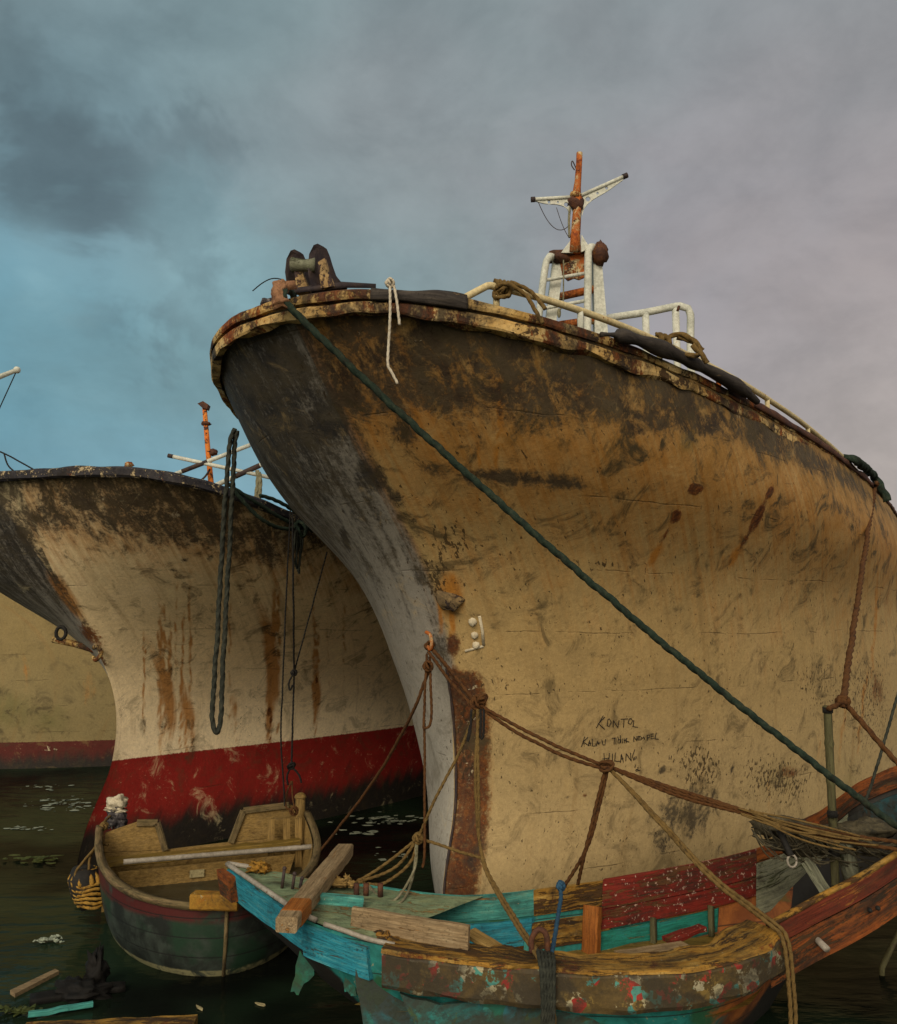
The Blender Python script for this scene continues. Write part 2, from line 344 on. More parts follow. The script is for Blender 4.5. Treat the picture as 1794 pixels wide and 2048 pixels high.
def patchy(name, cells, sc, base, grime=.45):
    """flaked layers of several old paints"""
    m = bpy.data.materials.new(name); m.use_nodes = True; g = G(m.node_tree); P = g.coord()
    jit = g.noise(P, 9, 6, .65); f = g.noise(P, 40, 4, .7)
    v = g.new('ShaderNodeVectorMath', operation='ADD'); g.put(v.inputs[0], P)
    nn = g.new('ShaderNodeTexNoise'); g.put(nn.inputs['Vector'], P); nn.inputs['Scale'].default_value = 8
    q = g.new('ShaderNodeVectorMath', operation='SCALE'); g.l.new(nn.outputs['Color'], q.inputs[0]); q.inputs['Scale'].default_value = .12; g.l.new(q.outputs[0], v.inputs[1])
    vo = g.new('ShaderNodeTexVoronoi'); g.l.new(v.outputs[0], vo.inputs['Vector']); vo.inputs['Scale'].default_value = sc
    val = g.new('ShaderNodeSeparateColor'); g.l.new(vo.outputs['Color'], val.inputs[0])
    n = len(cells); r = g.new('ShaderNodeValToRGB'); r.color_ramp.interpolation = 'CONSTANT'; g.l.new(val.outputs[0], r.inputs[0])
    e = r.color_ramp.elements
    while len(e) < n: e.new(.5)
    for i, (x, c_) in enumerate(zip(e, cells)): x.position = i/n; x.color = (*c_, 1)
    c = g.mix(g.step(g.math('MULTIPLY_ADD', f, .35, g.math('MULTIPLY', jit, .8)), .58, .62), g.mix(f, tuple(x*.45 for x in base), tuple(x*1.6 for x in base)), r.outputs[0])
    k = g.step(g.noise(P, 3.2, 9, .7, .6), .62-grime*.3, .82-grime*.3); c = g.mix(g.math('MULTIPLY', k, .85), c, (.03, .024, .014))
    c = g.mix(.5, c, g.mix(f, (.5, .5, .5), (1.35, 1.35, 1.35)), 'MULTIPLY')
    g.bsdf(c, .7, g.math('MULTIPLY_ADD', f, .4, jit), .7, .008); return m
M['waleface'] = patchy('flaked_wale_paint', [(.07, .26, .22), (.33, .3, .2), (.28, .02, .015), (.12, .08, .02), (.05, .22, .2), (.18, .12, .03), (.32, .03, .02), (.4, .36, .22)], 17, (.085, .055, .016), .85)
M['lowhull'] = patchy('flaked_lower_hull', [(.015, .20, .19), (.02, .16, .2), (.01, .13, .09), (.03, .22, .2), (.05, .12, .05)], 7, (.012, .12, .12), .85)
M['skeg'] = patchy('green_flaked_planks', [(.01, .15, .10), (.015, .2, .17), (.01, .12, .06), (.10, .14, .05)], 8, (.010, .10, .07), .7)

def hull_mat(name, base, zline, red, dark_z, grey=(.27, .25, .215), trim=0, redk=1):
    """ship side: worn cream paint, run stains, mould, rust and a red boot-top under a paint line; wear masks are on the mesh"""
    m = bpy.data.materials.new(name); m.use_nodes = True; g = G(m.node_tree); P = g.coord()
    UV = g.coord('UV')
    k_black, k_rust, k_brown, k_grey = g.attr('wear'); k_alg, k_chip, k_spot, _ = g.attr('wear_more')
    a = g.noise(P, 1.1, 5, .55, .3); b = g.noise(P, 5, 7, .62, .3); f = g.noise(P, 34, 5, .7); gr = g.noise(P, 120, 3, .7)
    st = g.noise(UV, (5.5, .55, 1), 6, .65, .2); st2 = g.noise(UV, (19, 1.1, 1), 5, .7, .15)
    def mask(k, n, sharp=.12, amp=.9):
        return g.step(g.math('ADD', k, g.math('MULTIPLY_ADD', n, amp, -amp*.5)), .5-sharp, .5+sharp)
    c = g.ramp(g.math('MULTIPLY_ADD', b, .5, g.math('MULTIPLY', a, .5)), [(.3, tuple(x*.80 for x in base)), (.5, base), (.68, (base[0]*1.1, base[1]*1.12, base[2]*1.22))])
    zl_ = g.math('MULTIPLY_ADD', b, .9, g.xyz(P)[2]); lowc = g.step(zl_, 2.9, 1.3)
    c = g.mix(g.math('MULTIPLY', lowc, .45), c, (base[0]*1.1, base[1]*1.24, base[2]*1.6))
    c = g.mix(g.math('MULTIPLY', g.step(st, .52, .72), .42), c, (.23, .135, .045))
    c = g.mix(g.math('MULTIPLY', g.step(st2, .6, .8), .25), c, (.13, .085, .035))
    gmask = mask(k_grey, b, .2, .5)
    c = g.mix(gmask, c, g.mix(g.math('MULTIPLY_ADD', st, .5, g.math('MULTIPLY', b, .5)), tuple(x*.72 for x in grey), tuple(x*1.3 for x in grey)))
    c = g.mix(g.math('MULTIPLY', g.math('MULTIPLY', gmask, lowc), .8), c, g.mix(b, (.28, .265, .225), (.46, .43, .37)))
    c = g.mix(g.math('MULTIPLY', mask(k_brown, g.math('MULTIPLY_ADD', st2, .55, g.math('MULTIPLY', b, .45)), .24, 1.1), .85), c, g.mix(g.math('MULTIPLY_ADD', st2, .7, g.math('MULTIPLY', b, .3)), (.56, .215, .012), (.22, .08, .010)))
    c = g.mix(g.math('MULTIPLY', mask(k_alg, b, .3, .8), .55), c, (.10, .105, .03))
    xx = g.xyz(P); zc = g.math('MULTIPLY_ADD', xx[0], trim, xx[2]); zr = g.math('ADD', zc, g.math('MULTIPLY_ADD', f, .035, -.0175))
    if red:
        kr = g.step(zr, zline+.006, zline-.006)
        rc = g.mix(b, (.16*redk, .008, .006), (.33*redk, .020, .014))
        rc = g.mix(g.math('MULTIPLY', g.step(g.math('MULTIPLY_ADD', st, .6, g.math('MULTIPLY', b, .5)), .58, .75), .6), rc, (.06, .008, .007))
        chips = g.step(g.math('MULTIPLY_ADD', b, .35, g.math('MULTIPLY', f, .75)), .675, .70)
        rc = g.mix(g.math('MULTIPLY', chips, g.step(a, .42, .6)), rc, (.42, .27, .17))
        c = g.mix(kr, c, rc)
        kd = g.step(g.math('ADD', zc, g.math('MULTIPLY_ADD', st, .5, -.25)), dark_z+.16, dark_z-.10)
        c = g.mix(kd, c, g.mix(f, (.010, .009, .008), (.03, .024, .02)))
    # rust, mould, chips
    rm = mask(k_rust, g.math('MULTIPLY_ADD', f, .55, g.math('MULTIPLY', b, .45)), .10, 1.0)
    c = g.mix(rm, c, g.ramp(f, [(.3, (.035, .012, .006)), (.5, (.11, .033, .008)), (.72, (.26, .10, .02))]))
    ragged = g.math('MULTIPLY_ADD', g.noise(UV, (6, 4.2, 1), 9, .74, .9), .65, g.math('MULTIPLY', g.noise(P, 4.2, 9, .74, .5), .35))
    lines = g.math('MULTIPLY_ADD', g.noise(UV, (8, 1.3, 1), 9, .76, .7), .6, g.math('MULTIPLY', ragged, .4)); mx = g.new('ShaderNodeMix', data_type='FLOAT'); g.put(mx.inputs[0], gmask); g.put(mx.inputs[2], ragged); g.put(mx.inputs[3], lines); ragged = mx.outputs[0]
    km = mask(k_black, g.math('MULTIPLY_ADD', ragged, .62, g.math('MULTIPLY_ADD', f, .22, g.math('MULTIPLY', b, .16))), .15, 2.5)
    c = g.mix(g.math('MULTIPLY', km, .92), c, g.mix(g.step(b, .35, .65), (.010, .009, .011), (.062, .050, .032)))
    kc = g.step(g.math('ADD', k_chip, g.math('MULTIPLY_ADD', g.noise(P, 16, 6, .7, .6), 2.0, -1.0)), .60, .64)
    c = g.mix(kc, c, g.mix(b, (.38, .30, .17), (.5, .44, .32)))
    sp = g.noise(UV, (34, 20, 1), 3, .6, .2); big = g.noise(P, 2.2, 3, .6)
    ks = g.step(g.math('MULTIPLY_ADD', k_spot, .30, g.math('MULTIPLY_ADD', big, .12, sp)), .80, .835)
    c = g.mix(g.math('MULTIPLY', ks, .85), c, (.035, .02, .008))
    # plank seams showing through the paint in places
    vv = g.xyz(UV); wob = g.math('MULTIPLY_ADD', a, .10, vv[1]); fr = g.math('FRACT', g.math('MULTIPLY', wob, 2.3)); seam = g.step(g.math('ABSOLUTE', g.math('SUBTRACT', fr, .5)), .012, .004)
    fr2 = g.math('FRACT', g.math('MULTIPLY', wob, 2.3)); sv = g.step(g.noise(UV, (1.7, 2.3, 1), 5, .7), .50, .60)
    seam = g.math('MULTIPLY', seam, sv); c = g.mix(g.math('MULTIPLY', seam, .5), c, (.05, .03, .012))
    # hairline cracks
    wv = g.noise(P, 2.6, 8, .6, 1.2); cr = g.step(g.math('ABSOLUTE', g.math('SUBTRACT', wv, .5)), .0035, .0)
    c = g.mix(g.math('MULTIPLY', cr, g.math('MULTIPLY', g.step(big, .5, .62), .7)), c, (.03, .02, .01))
    grit = g.step(g.math('MULTIPLY_ADD', gr, .45, g.math('MULTIPLY', f, .55)), .3, .7)
    c = g.mix(.42, c, g.mix(grit, (.55, .53, .50), (1.4, 1.4, 1.4)), 'MULTIPLY')
    scab = g.noise(P, 3.4, 10, .74, .9); c = g.mix(g.math('MULTIPLY', g.step(scab, .50, .66), g.math('MULTIPLY_ADD', g.math('MAXIMUM', k_brown, k_alg), 1.1, .38, clamp=True)), c, (.060, .044, .020))
    mot = g.noise(P, 9, 9, .72, .5); c = g.mix(g.math('MULTIPLY', g.step(mot, .55, .75), .26), c, (.15, .105, .05))
    c = g.mix(g.math('MULTIPLY', g.step(scab, .44, .30), .35), c, tuple(min(1, x*1.35) for x in base))
    h = g.math('ADD', g.math('MULTIPLY_ADD', b, .9, g.math('MULTIPLY', f, .28)), g.math('MULTIPLY_ADD', km, -.35, g.math('MULTIPLY', rm, .25)))
    h = g.math('MULTIPLY_ADD', kc, .4, g.math('MULTIPLY_ADD', g.math('MULTIPLY', g.math('ADD', k_black, k_chip), g.noise(P, 13, 7, .7, .7)), 1.3, h))
    h = g.math('MULTIPLY_ADD', seam, -.5, h)
    g.bsdf(c, .72, h, .6, .012, spec=.3); return m
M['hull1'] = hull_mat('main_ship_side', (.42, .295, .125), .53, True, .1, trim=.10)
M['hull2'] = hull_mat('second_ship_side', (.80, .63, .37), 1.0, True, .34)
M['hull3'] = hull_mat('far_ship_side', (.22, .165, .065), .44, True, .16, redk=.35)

# water: dark green harbour water, slow ripples
m = bpy.data.materials.new('harbour_water'); m.use_nodes = True; g = G(m.node_tree); P = g.coord()
n1 = g.noise(P, (1.2, 2.8, 1), 4, .5, .4); n2 = g.noise(P, (4, 8, 1), 3, .5, .3); big = g.noise(P, .5, 3, .5)
bp_ = g.new('ShaderNodeBump'); bp_.inputs['Strength'].default_value = .45; bp_.inputs['Distance'].default_value = .06; g.put(bp_.inputs['Height'], g.math('MULTIPLY_ADD', n2, .3, n1))
df = g.new('ShaderNodeBsdfDiffuse'); g.put(df.inputs['Color'], g.mix(g.step(big, .4, .6), (.004, .005, .004), (.012, .024, .013)))
gl = g.new('ShaderNodeBsdfGlossy'); g.put(gl.inputs['Color'], g.mix(g.step(big, .35, .6), (.30, .31, .29), (.48, .52, .46))); gl.inputs['Roughness'].default_value = .14; g.l.new(bp_.outputs[0], gl.inputs['Normal'])
fr = g.new('ShaderNodeFresnel'); fr.inputs['IOR'].default_value = 1.33; g.l.new(bp_.outputs[0], fr.inputs['Normal'])
ms_ = g.new('ShaderNodeMixShader'); g.l.new(fr.outputs[0], ms_.inputs[0]); g.l.new(df.outputs[0], ms_.inputs[1]); g.l.new(gl.outputs[0], ms_.inputs[2])
o_ = g.new('ShaderNodeOutputMaterial'); g.l.new(ms_.outputs[0], o_.inputs[0])
M['water'] = m
Wn = 60; xs = [-1500, -300, -60] + [-25+50*i/40 for i in range(41)] + [60, 300, 1500]; ys = [-300, -40] + [-8+50*i/40 for i in range(41)] + [80, 300, 1500]
obj('water', [(x, y, 0) for y in ys for x in xs], [(j*len(xs)+i, j*len(xs)+i+1, (j+1)*len(xs)+i+1, (j+1)*len(xs)+i) for j in range(len(ys)-1) for i in range(len(xs)-1)], M['water'], kind='structure', smooth=False)

# ------------------------------------------------------------------ ships
KN = np.array([-.15, .1, .3, .5, .7, .85, 1.0])
def kint(kv, t):
    kv = np.asarray(kv, float); t = np.asarray(t, float); mm = np.gradient(kv, KN)
    i = np.clip(np.searchsorted(KN, t)-1, 0, len(KN)-2); h = KN[i+1]-KN[i]; x = (t-KN[i])/h
    return (2*x**3-3*x**2+1)*kv[i]+(x**3-2*x**2+x)*h*mm[i]+(-2*x**3+3*x**2)*kv[i+1]+(x**3-x**2)*h*mm[i+1]
class Ship:
    """hull form: stem profile s0(v), breadth B(v), entrance length L(v), fullness q(v); v runs keel to sheer"""
    def __init__(s, x, y, a, zd, sh, s0, B, L, q, pp, length):
        s.x, s.y, s.a, s.zd, s.sh, s.s0, s.B, s.L, s.q, s.pp, s.len = x, y, a, zd, sh, s0, B, L, q, pp, length
    def pts(s, v, tau, side):
        v = np.asarray(v, float)[:, None]; tau = np.asarray(tau, float)[None, :]
        s0, B, L, q = (kint(k, v[:, 0])[:, None] for k in (s.s0, s.B, s.L, s.q))
        t = np.clip(tau, 0, 1)**2; ex = np.clip(tau-1, 0, 1)
        sb = s0+t*L; ss = sb+ex*np.maximum(s.len-sb, .3)
        b = B*np.clip(1-(1-t)**s.pp, 1e-9, 1)**q*(1-.30*ex**2)*np.where(t < 1e-9, 0, 1)
        z = v*(s.zd-s.sh*(1-np.exp(-np.clip(ss+1.5, 0, None)/5)))
        ca, sa = math.cos(s.a), math.sin(s.a); wv = side*b
        return np.stack([s.x+ss*ca+wv*sa, s.y+ss*sa-wv*ca, z], -1)
    def loc(s): return Vector((s.x+s.len/2*math.cos(s.a), s.y+s.len/2*math.sin(s.a), 0))
    def make(s, root, mat, nv=110, nt=240, nf=110, dent=.006):
        v = np.linspace(-.12, 1, nv); verts = []; uvs = []; faces = []; tris = []; base = 0; s.rows = {}
        for side, n in ((1, nt), (-1, nf)):
            tau = np.concatenate([np.linspace(0, 1, n), 1+np.linspace(0, 1, 26)[1:]])
            P = s.pts(v, tau, side); d = np.linalg.norm(np.diff(P, axis=1), axis=2); U = np.concatenate([np.zeros((nv, 1)), np.cumsum(d, 1)], 1)*side
            if dent:
                nn = np.zeros_like(P)
                for i in range(nv):
                    for j in range(P.shape[1]):
                        p = Vector(P[i, j]); k = (mnoise.noise(p*1.6)*1.0+mnoise.noise(p*4.5)*.45)*dent*min(1, abs(U[i, j])/.25)
                        nn[i, j] = (math.sin(s.a)*side*k, -math.cos(s.a)*side*k, 0)
                P = P+nn
            s.rows[side] = P[-1]; s.inner = getattr(s, 'inner', {}); s.inner[side] = s.pts(np.array([.90]), tau, side)[0]
            m_ = P.shape[1]; verts.append(P.reshape(-1, 3)); uvs.append(np.stack([U, P[..., 2]], -1).reshape(-1, 2))
            for i in range(nv-1):
                for j in range(m_-1):
                    q = (base+i*m_+j, base+i*m_+j+1, base+(i+1)*m_+j+1, base+(i+1)*m_+j)
                    if side < 0: q = q[::-1]
                    faces.append(q)
            last = [base+i*m_+m_-1 for i in range(nv)]; s.last = getattr(s, 'last', []); s.last.append(last)
            base += nv*m_
        for i in range(nv-1): faces.append((s.last[0][i], s.last[1][i], s.last[1][i+1], s.last[0][i+1]))
        V = np.concatenate(verts); s.uv = np.concatenate(uvs); s.V = V; s.root = root
        for q in faces: tris += [(q[0], q[1], q[2]), (q[0], q[2], q[3])]
        s.tris = tris; s.bvh = BVHTree.FromPolygons([Vector(p) for p in V], tris)
        s.w1 = np.zeros((len(V), 4)); s.w2 = np.zeros((len(V), 4))
        s.hull = obj('hull', V, faces, mat, root, uv=s.uv); s.depth = np.concatenate([(P_.reshape(nv, -1, 3)[-1:, :, 2]-P_.reshape(nv, -1, 3)[..., 2]).ravel() for P_ in (verts[0].reshape(nv, -1, 3), verts[1].reshape(nv, -1, 3))])
        return s
    def hit(s, u, v):
        p, n, i, d = s.bvh.ray_cast(EYE, ray(u, v).normalized())
        return p, n, i
    def hituv(s, u, v):
        p, n, i = s.hit(u, v)
        if p is None: return None
        a, b, c = s.tris[i]; A, B, C = (Vector(s.V[k]) for k in (a, b, c)); v0, v1, v2 = B-A, C-A, p-A
        d00, d01, d11, d20, d21 = v0.dot(v0), v0.dot(v1), v1.dot(v1), v2.dot(v0), v2.dot(v1); den = d00*d11-d01*d01
        y = (d11*d20-d01*d21)/den; z = (d00*d21-d01*d20)/den
        return s.uv[a]*(1-y-z)+s.uv[b]*y+s.uv[c]*z
    def stain(s, u, v, a, b, ch, k=1.):
        """a mark on the plating centred where the sight line (u, v) meets it; a and b are its half axes"""
        c = s.hituv(u, v)
        if c is None: return
        ax = []
        for d in (a, b):
            for f in (1, -1, .5, -.5, .2, -.2):
                q = s.hituv(u+d[0]*f, v+d[1]*f)
                if q is not None: ax.append((q-c)/f); break
        if len(ax) < 2: return
        Mx = np.array(ax).T
        if abs(np.linalg.det(Mx)) < 1e-7: return
        r = np.linalg.inv(Mx)@(s.uv-c).T; val = k*np.exp(-((r**2).sum(0))*1.1)
        W = s.w1 if ch < 4 else s.w2; ch = ch % 4
        W[:, ch] = np.maximum(W[:, ch], val) if k > 0 else np.maximum(0, W[:, ch]+val)
    def run(s, u, v0, v1, wd, ch, k, lean=0):
        n = max(1, int(abs(v1-v0)/16))
        for i in range(n+1): f = i/n; s.stain(u+lean*f+rnd.uniform(-2.5, 2.5), v0+(v1-v0)*f, (wd*(.45+.9*f-.75*f*f)*rnd.uniform(.8, 1.25), 0), (0, 20), ch, k*min(1, .55+1.5*f)*(1-.3*f*f))
    def finish(s):
        for nm, W in (('wear', s.w1), ('wear_more', s.w2)):
            at_ = s.hull.data.attributes.new(nm, 'FLOAT_COLOR', 'POINT'); at_.data.foreach_set('color', np.clip(W, 0, 1).astype(np.float32).ravel())
    def edge(s, u0, u1, side=1, step=1):
        """sheer points of one side between two sight columns"""
        pts = [Vector(p) for p in s.rows[side]]; us = [pix(p)[0] if p.y > 1 else 1e9 for p in pts]
        return [p for p, u in zip(pts, us) if u0 <= u <= u1][::step]
    def whole(s):
        return [Vector(p) for p in s.rows[-1][::-1]]+[Vector(p) for p in s.rows[1][1:]]
def sweep(mb, line, prof, wob=0, close=True):
    """sweep a profile of (outward, up) along a sheer line; outward is to the right of travel"""
    n = len(prof); m_ = len(line); vs = []
    for i, p in enumerate(line):
        t = line[min(i+1, m_-1)]-line[max(i-1, 0)]; t.z = 0; t.normalize(); o = Vector((t.y, -t.x, 0))
        for (a, b) in prof:
            k = 1+(wob*mnoise.noise(p*5+Vector((a*20, b*20, 0))) if wob else 0)
            vs.append(p+o*a*k+Vector((0, 0, b*k)))
    fs = [(i*n+k, i*n+(k+1)%n, (i+1)*n+(k+1)%n, (i+1)*n+k) for i in range(m_-1) for k in range(n)]
    fs += [tuple(range(n))[::-1], tuple((m_-1)*n+k for k in range(n))]
    L = 0; gc = []
    for i in range(m_):
        L += (line[i]-line[i-1]).length if i else 0
        gc += [Vector((L, a, b)) for (a, b) in prof]
    return mb.add(vs, fs, gc)
def deck(sh, mat, root, name='deck'):
    tt = np.concatenate([np.linspace(.34, 1, 80), 1+np.linspace(0, 1, 20)[1:]]); a, b = sh.pts(np.array([.9]), tt, 1)[0], sh.pts(np.array([.9]), tt, -1)[0]
    na = len(a); ib = np.linspace(0, len(b)-1, na); bi = np.stack([np.interp(ib, range(len(b)), b[:, k]) for k in range(3)], -1)
    mid = (a+bi)/2; vs = [Vector(p)-Vector((0, 0, .02)) for p in np.concatenate([mid+(a-mid)*.94, mid+(bi-mid)*.94])]
    obj(name, vs, [(j, na+j, na+j+1, j+1) for j in range(na-1)], mat, root)

# ---- the big ship
r1 = thing('fishing_ship', (0, 0, 0), 'big cream ship with high flaring bow blackened by mould, towering over the small boats', 'ship')
S1 = Ship(-.680, 5.197, 1.043, 4.325, .694, [2.12, 1.28, 1.43, 1.305, .838, .146, -.513], [2.536, 2.608, 2.691, 2.731, 2.731, 2.75, 2.578],
          [8.925, 8.816, 8.659, 8.773, 9.003, 8.467, 8.47], [1.055, .902, .749, .625, .535, .439, .422], 2.045, 14)
r1.location = (S1.x, S1.y, 0)
S1.make(r1, M['hull1'], 130, 300, 130)
BL, RU, BR, GY, AL, CH, SP = 0, 1, 2, 3, 4, 5, 6
top = S1.depth; U = S1.uv[:, 0]
fade = np.exp(-np.clip(U-1.0, 0, None)/3.5)
S1.w1[:, BL] = np.clip(.50*np.exp(-((top-.25)/.36)**2)*fade+.34*np.exp(-((top-.18)/.16)**2)+.30*np.exp(-np.clip(top-.3, 0, None)/.8)*fade, 0, .585)
S1.w1[:, BL] = np.maximum(S1.w1[:, BL], (.66*np.exp(-np.clip(top-.55, 0, None)/1.9))/(1+np.exp((U-.12)/.10)))
S1.w1[:, BR] = np.clip(.66*np.exp(-np.clip(top-.5, 0, None)/1.9)-.05, 0, .56)*(U > 0)
S1.w1[:, BL] = np.maximum(S1.w1[:, BL], .50*np.exp(-((U-.05)/.16)**2)*np.clip((S1.V[:, 2]-1.9)/.3, 0, 1))
S1.w2[:, AL-4] = np.clip(.55*np.exp(-np.clip(top-.2, 0, None)/.9), 0, .6)*(U > .6)
S1.w2[:, CH-4] = .22*np.exp(-np.clip(top-.1, 0, None)/.5)
Z1 = S1.V[:, 2]; stem_band = (U > .012)*np.exp(-((U-.13)/.19)**4)*np.clip((2.18-Z1)/.12, 0, 1)
S1.w1[:, RU] = .62*stem_band; S1.w1[:, BL] = np.maximum(S1.w1[:, BL], .44*stem_band); S1.w2[:, CH-4] = np.maximum(S1.w2[:, CH-4], .33*stem_band); S1.w1[:, BR] = np.maximum(S1.w1[:, BR], .5*stem_band)
S1.w1[:, GY] = np.where(U < 0, 1, np.clip(1-U/.16, 0, 1)*np.clip((S1.V[:, 2]-1.2)/.8, 0, 1))
S1.w2[:, SP-4] = .3
for a in [(560, 720, (130, 0), (0, 60), BL, .8), (500, 790, (50, 30), (-20, 60), BL, .75), (650, 850, (70, 40), (-25, 60), BL, .85), (700, 800, (60, 0), (0, 40), BL, .7),
          (740, 950, (40, 50), (-30, 20), BL, .75), (660, 1000, (30, 45), (-14, 8), BL, .65), (690, 1080, (14, 40), (-10, 4), BL, .8), (560, 920, (40, 70), (-14, 8), BL, .6),
          (800, 860, (70, 0), (0, 50), BL, .62), (880, 660, (110, 12), (0, 26), BL, .85), (960, 645, (70, 12), (0, 16), BL, .8), (840, 730, (80, 0), (0, 40), BL, .6),
          (1000, 770, (60, 40), (-12, 16), BL, .72), (940, 790, (20, 30), (-12, 6), BL, .7), (1100, 700, (60, 20), (0, 30), BL, .66), (1250, 735, (70, 30), (0, 24), BL, .55),
          (1270, 860, (40, 8), (-6, 18), BL, .78), (1330, 875, (20, 6), (0, 10), BL, .6), (1000, 955, (150, 10), (-4, 24), BL, .76), (1130, 965, (80, 10), (0, 22), BL, .74), (880, 945, (60, 8), (0, 26), BL, .6),
          (830, 1060, (26, 60), (-24, 6), BL, .6), (840, 1150, (18, 60), (-22, 4), BL, .62), (790, 1000, (30, 40), (-26, 10), BL, .62), (860, 1220, (14, 30), (-12, 4), BL, .5),
          (1380, 1630, (95, 10), (0, 66), BL, .60), (1330, 1690, (60, 0), (0, 70), BL, .52), (1395, 1600, (70, 10), (0, 50), BL, .55), (1440, 1700, (40, 0), (0, 34), BL, .45), (1400, 1560, (40, 0), (0, 24), BL, .42),
          (1440, 820, (90, 60), (-14, 14), BL, .45), (1600, 930, (90, 76), (-10, 12), BL, .48), (1700, 1030, (50, 50), (-14, 14), BL, .5),
          (1135, 1595, (9, 0), (0, 9), BL, .6), (1325, 1540, (12, 0), (0, 12), BL, .62), (1465, 1535, (8, 0), (-6, 20), BL, .6), (1490, 1610, (14, 0), (0, 14), BL, .4),
          (1515, 1035, (-20, 36), (9, 5), RU, 1), (1540, 985, (-10, 16), (7, 4), RU, 1), (1490, 1080, (-16, 26), (6, 3), RU, .7), (1352, 1032, (-8, 16), (12, 4), RU, .95), (1330, 1070, (-18, 30), (6, 3), RU, .6),
          (1390, 978, (20, 3), (-6, 13), RU, 1), (870, 790, (24, -2), (0, 5), RU, .9), (850, 762, (30, -5), (0, 5), RU, .6), (1170, 1590, (10, 0), (0, 12), RU, .62),
          (905, 1290, (22, 0), (0, 34), RU, .75), (912, 1370, (20, 0), (0, 60), RU, .74), (930, 1440, (18, 0), (0, 60), RU, .66), (925, 1560, (16, 0), (0, 80), RU, .58), (920, 1700, (22, 0), (0, 90), RU, .78),
          (900, 1240, (30, 0), (0, 20), RU, .45), (1580, 1545, (42, 0), (0, 24), RU, .56), (1560, 1480, (12, 0), (0, 12), RU, .5), (1620, 1260, (3, 8), (-4, 0), RU, .8), (1690, 1440, (4, -14), (3, 0), RU, .7),
          (1755, 1380, (26, 0), (0, 90), RU, .5), (1770, 1200, (20, 0), (0, 80), RU, .45), (1720, 1280, (20, 0), (0, 60), RU, .35),
          (940, 830, (30, 0), (0, 100), BR, .6), (900, 1050, (60, 0), (0, 90), BR, .35), (1050, 900, (120, 0), (0, 60), BR, .4), (900, 1190, (40, 0), (0, 70), BR, .75), (1180, 1040, (160, 0), (0, 70), BR, .28),
          (1310, 1110, (-22, 36), (10, 5), BR, .8), (1470, 1110, (-20, 36), (10, 5), BR, .8), (1450, 760, (120, 70), (-20, 40), BR, .3), (1680, 1480, (40, 0), (0, 100), BR, .3), (880, 700, (200, 20), (0, 60), BR, .35),
          (1380, 880, (36, 0), (0, 44), AL, .7), (1240, 820, (90, 30), (0, 30), AL, .6), (1420, 740, (90, 60), (-20, 20), AL, .5), (1690, 1560, (40, 0), (0, 90), AL, .5), (1060, 730, (120, 20), (0, 60), AL, .55), (1560, 1560, (70, 0), (0, 60), AL, .45),
          (800, 1000, (70, 20), (0, 40), CH, .28), (840, 690, (140, 10), (0, 40), CH, .33), (1100, 690, (160, 40), (0, 30), CH, .34), (1400, 790, (200, 120), (-14, 20), CH, .36), (920, 1480, (20, 0), (0, 120), CH, .3), (1280, 800, (50, 10), (0, 30), CH, .3), (1420, 1380, (30, 0), (0, 20), CH, .28), (1740, 1250, (50, 0), (0, 200), CH, .3),
          (900, 1090, (70, 0), (0, 60), SP, .8), (870, 1160, (40, 0), (0, 80), SP, .8), (1560, 1560, (80, 0), (0, 60), SP, .85), (1400, 1530, (60, 0), (0, 70), SP, .8), (1640, 1380, (60, 0), (0, 90), SP, .6), (1220, 1130, (150, 12), (0, 12), SP, .7), (1050, 1370, (160, 0), (0, 20), SP, .55), (1740, 1400, (60, 0), (0, 150), SP, .7), (930, 1480, (24, 0), (0, 120), SP, .9)]:
    S1.stain(*a)
for a in ((1010, 700, 960, 14, BR, .95, -20), (960, 860, 1010, 10, BR, .8, -8), (1075, 690, 830, 10, BR, .85, -14), (1170, 720, 860, 9, BR, .8, -20), (905, 1140, 1270, 14, BR, 1.0), (880, 1180, 1260, 10, BR, .9), (1250, 750, 880, 8, BR, .6, -20), (850, 660, 800, 9, BR, .7), (1700, 1300, 1520, 7, BR, .7, -20), (1735, 1330, 1500, 5, BR, .8, -20), (1675, 1330, 1400, 5, RU, .6, -14), (1640, 1440, 1560, 6, BR, .5, -6), (1760, 1100, 1350, 8, BR, .7, -16), (1540, 1540, 1640, 9, BR, .55, -4), (1240, 1180, 1300, 7, BR, .4, -8)): S1.run(*a)
S1.finish()
whole = S1.whole()
mb = MB(); sweep(mb, whole, [(-.13, -.03), (-.13, .022), (.0, .026), (.010, .018), (.012, -.014), (.006, -.028)], .5); mb.build('gunwale', M['cap'], r1, smooth=False)
mb = MB(); sweep(mb, whole, [(-.05, -.050), (-.004, -.046), (.003, -.054), (.002, -.100), (-.005, -.112), (-.05, -.115)], .3); mb.build('rubbing_band', M['band'], r1, smooth=False)
deck(S1, M['timber'], r1)
mb = MB(); sweep(mb, S1.edge(738, 935), [(-.10, .02), (-.10, .036), (.012, .038), (.027, .022), (.029, -.035), (.016, -.045)], .6); mb.build('rotten_rail_cap', M['rotten'], r1, label='charred black stretch of rail cap at the bow')
ln = S1.edge(1185, 1500)
mb = MB(); mb.tube([p+Vector((.035, -.05, .05-.055*abs(2*i/len(ln)-1)**4)) for i, p in enumerate(ln)], [.03+.022*mnoise.noise(p*6)+.014*(1 if 5 < i < len(ln)-5 else -.5) for i, p in enumerate(ln)], 9); mb.build('driftwood_strake', M['rotten'], r1, label='rotten timber strake along the rail')
ln = S1.edge(1500, 1900); mb = MB(); sweep(mb, ln, [(-.05, .02), (-.05, .038), (.012, .04), (.025, .022), (.026, -.012), (.016, -.02)], .4); mb.build('rail_cap', M['rust'], r1)
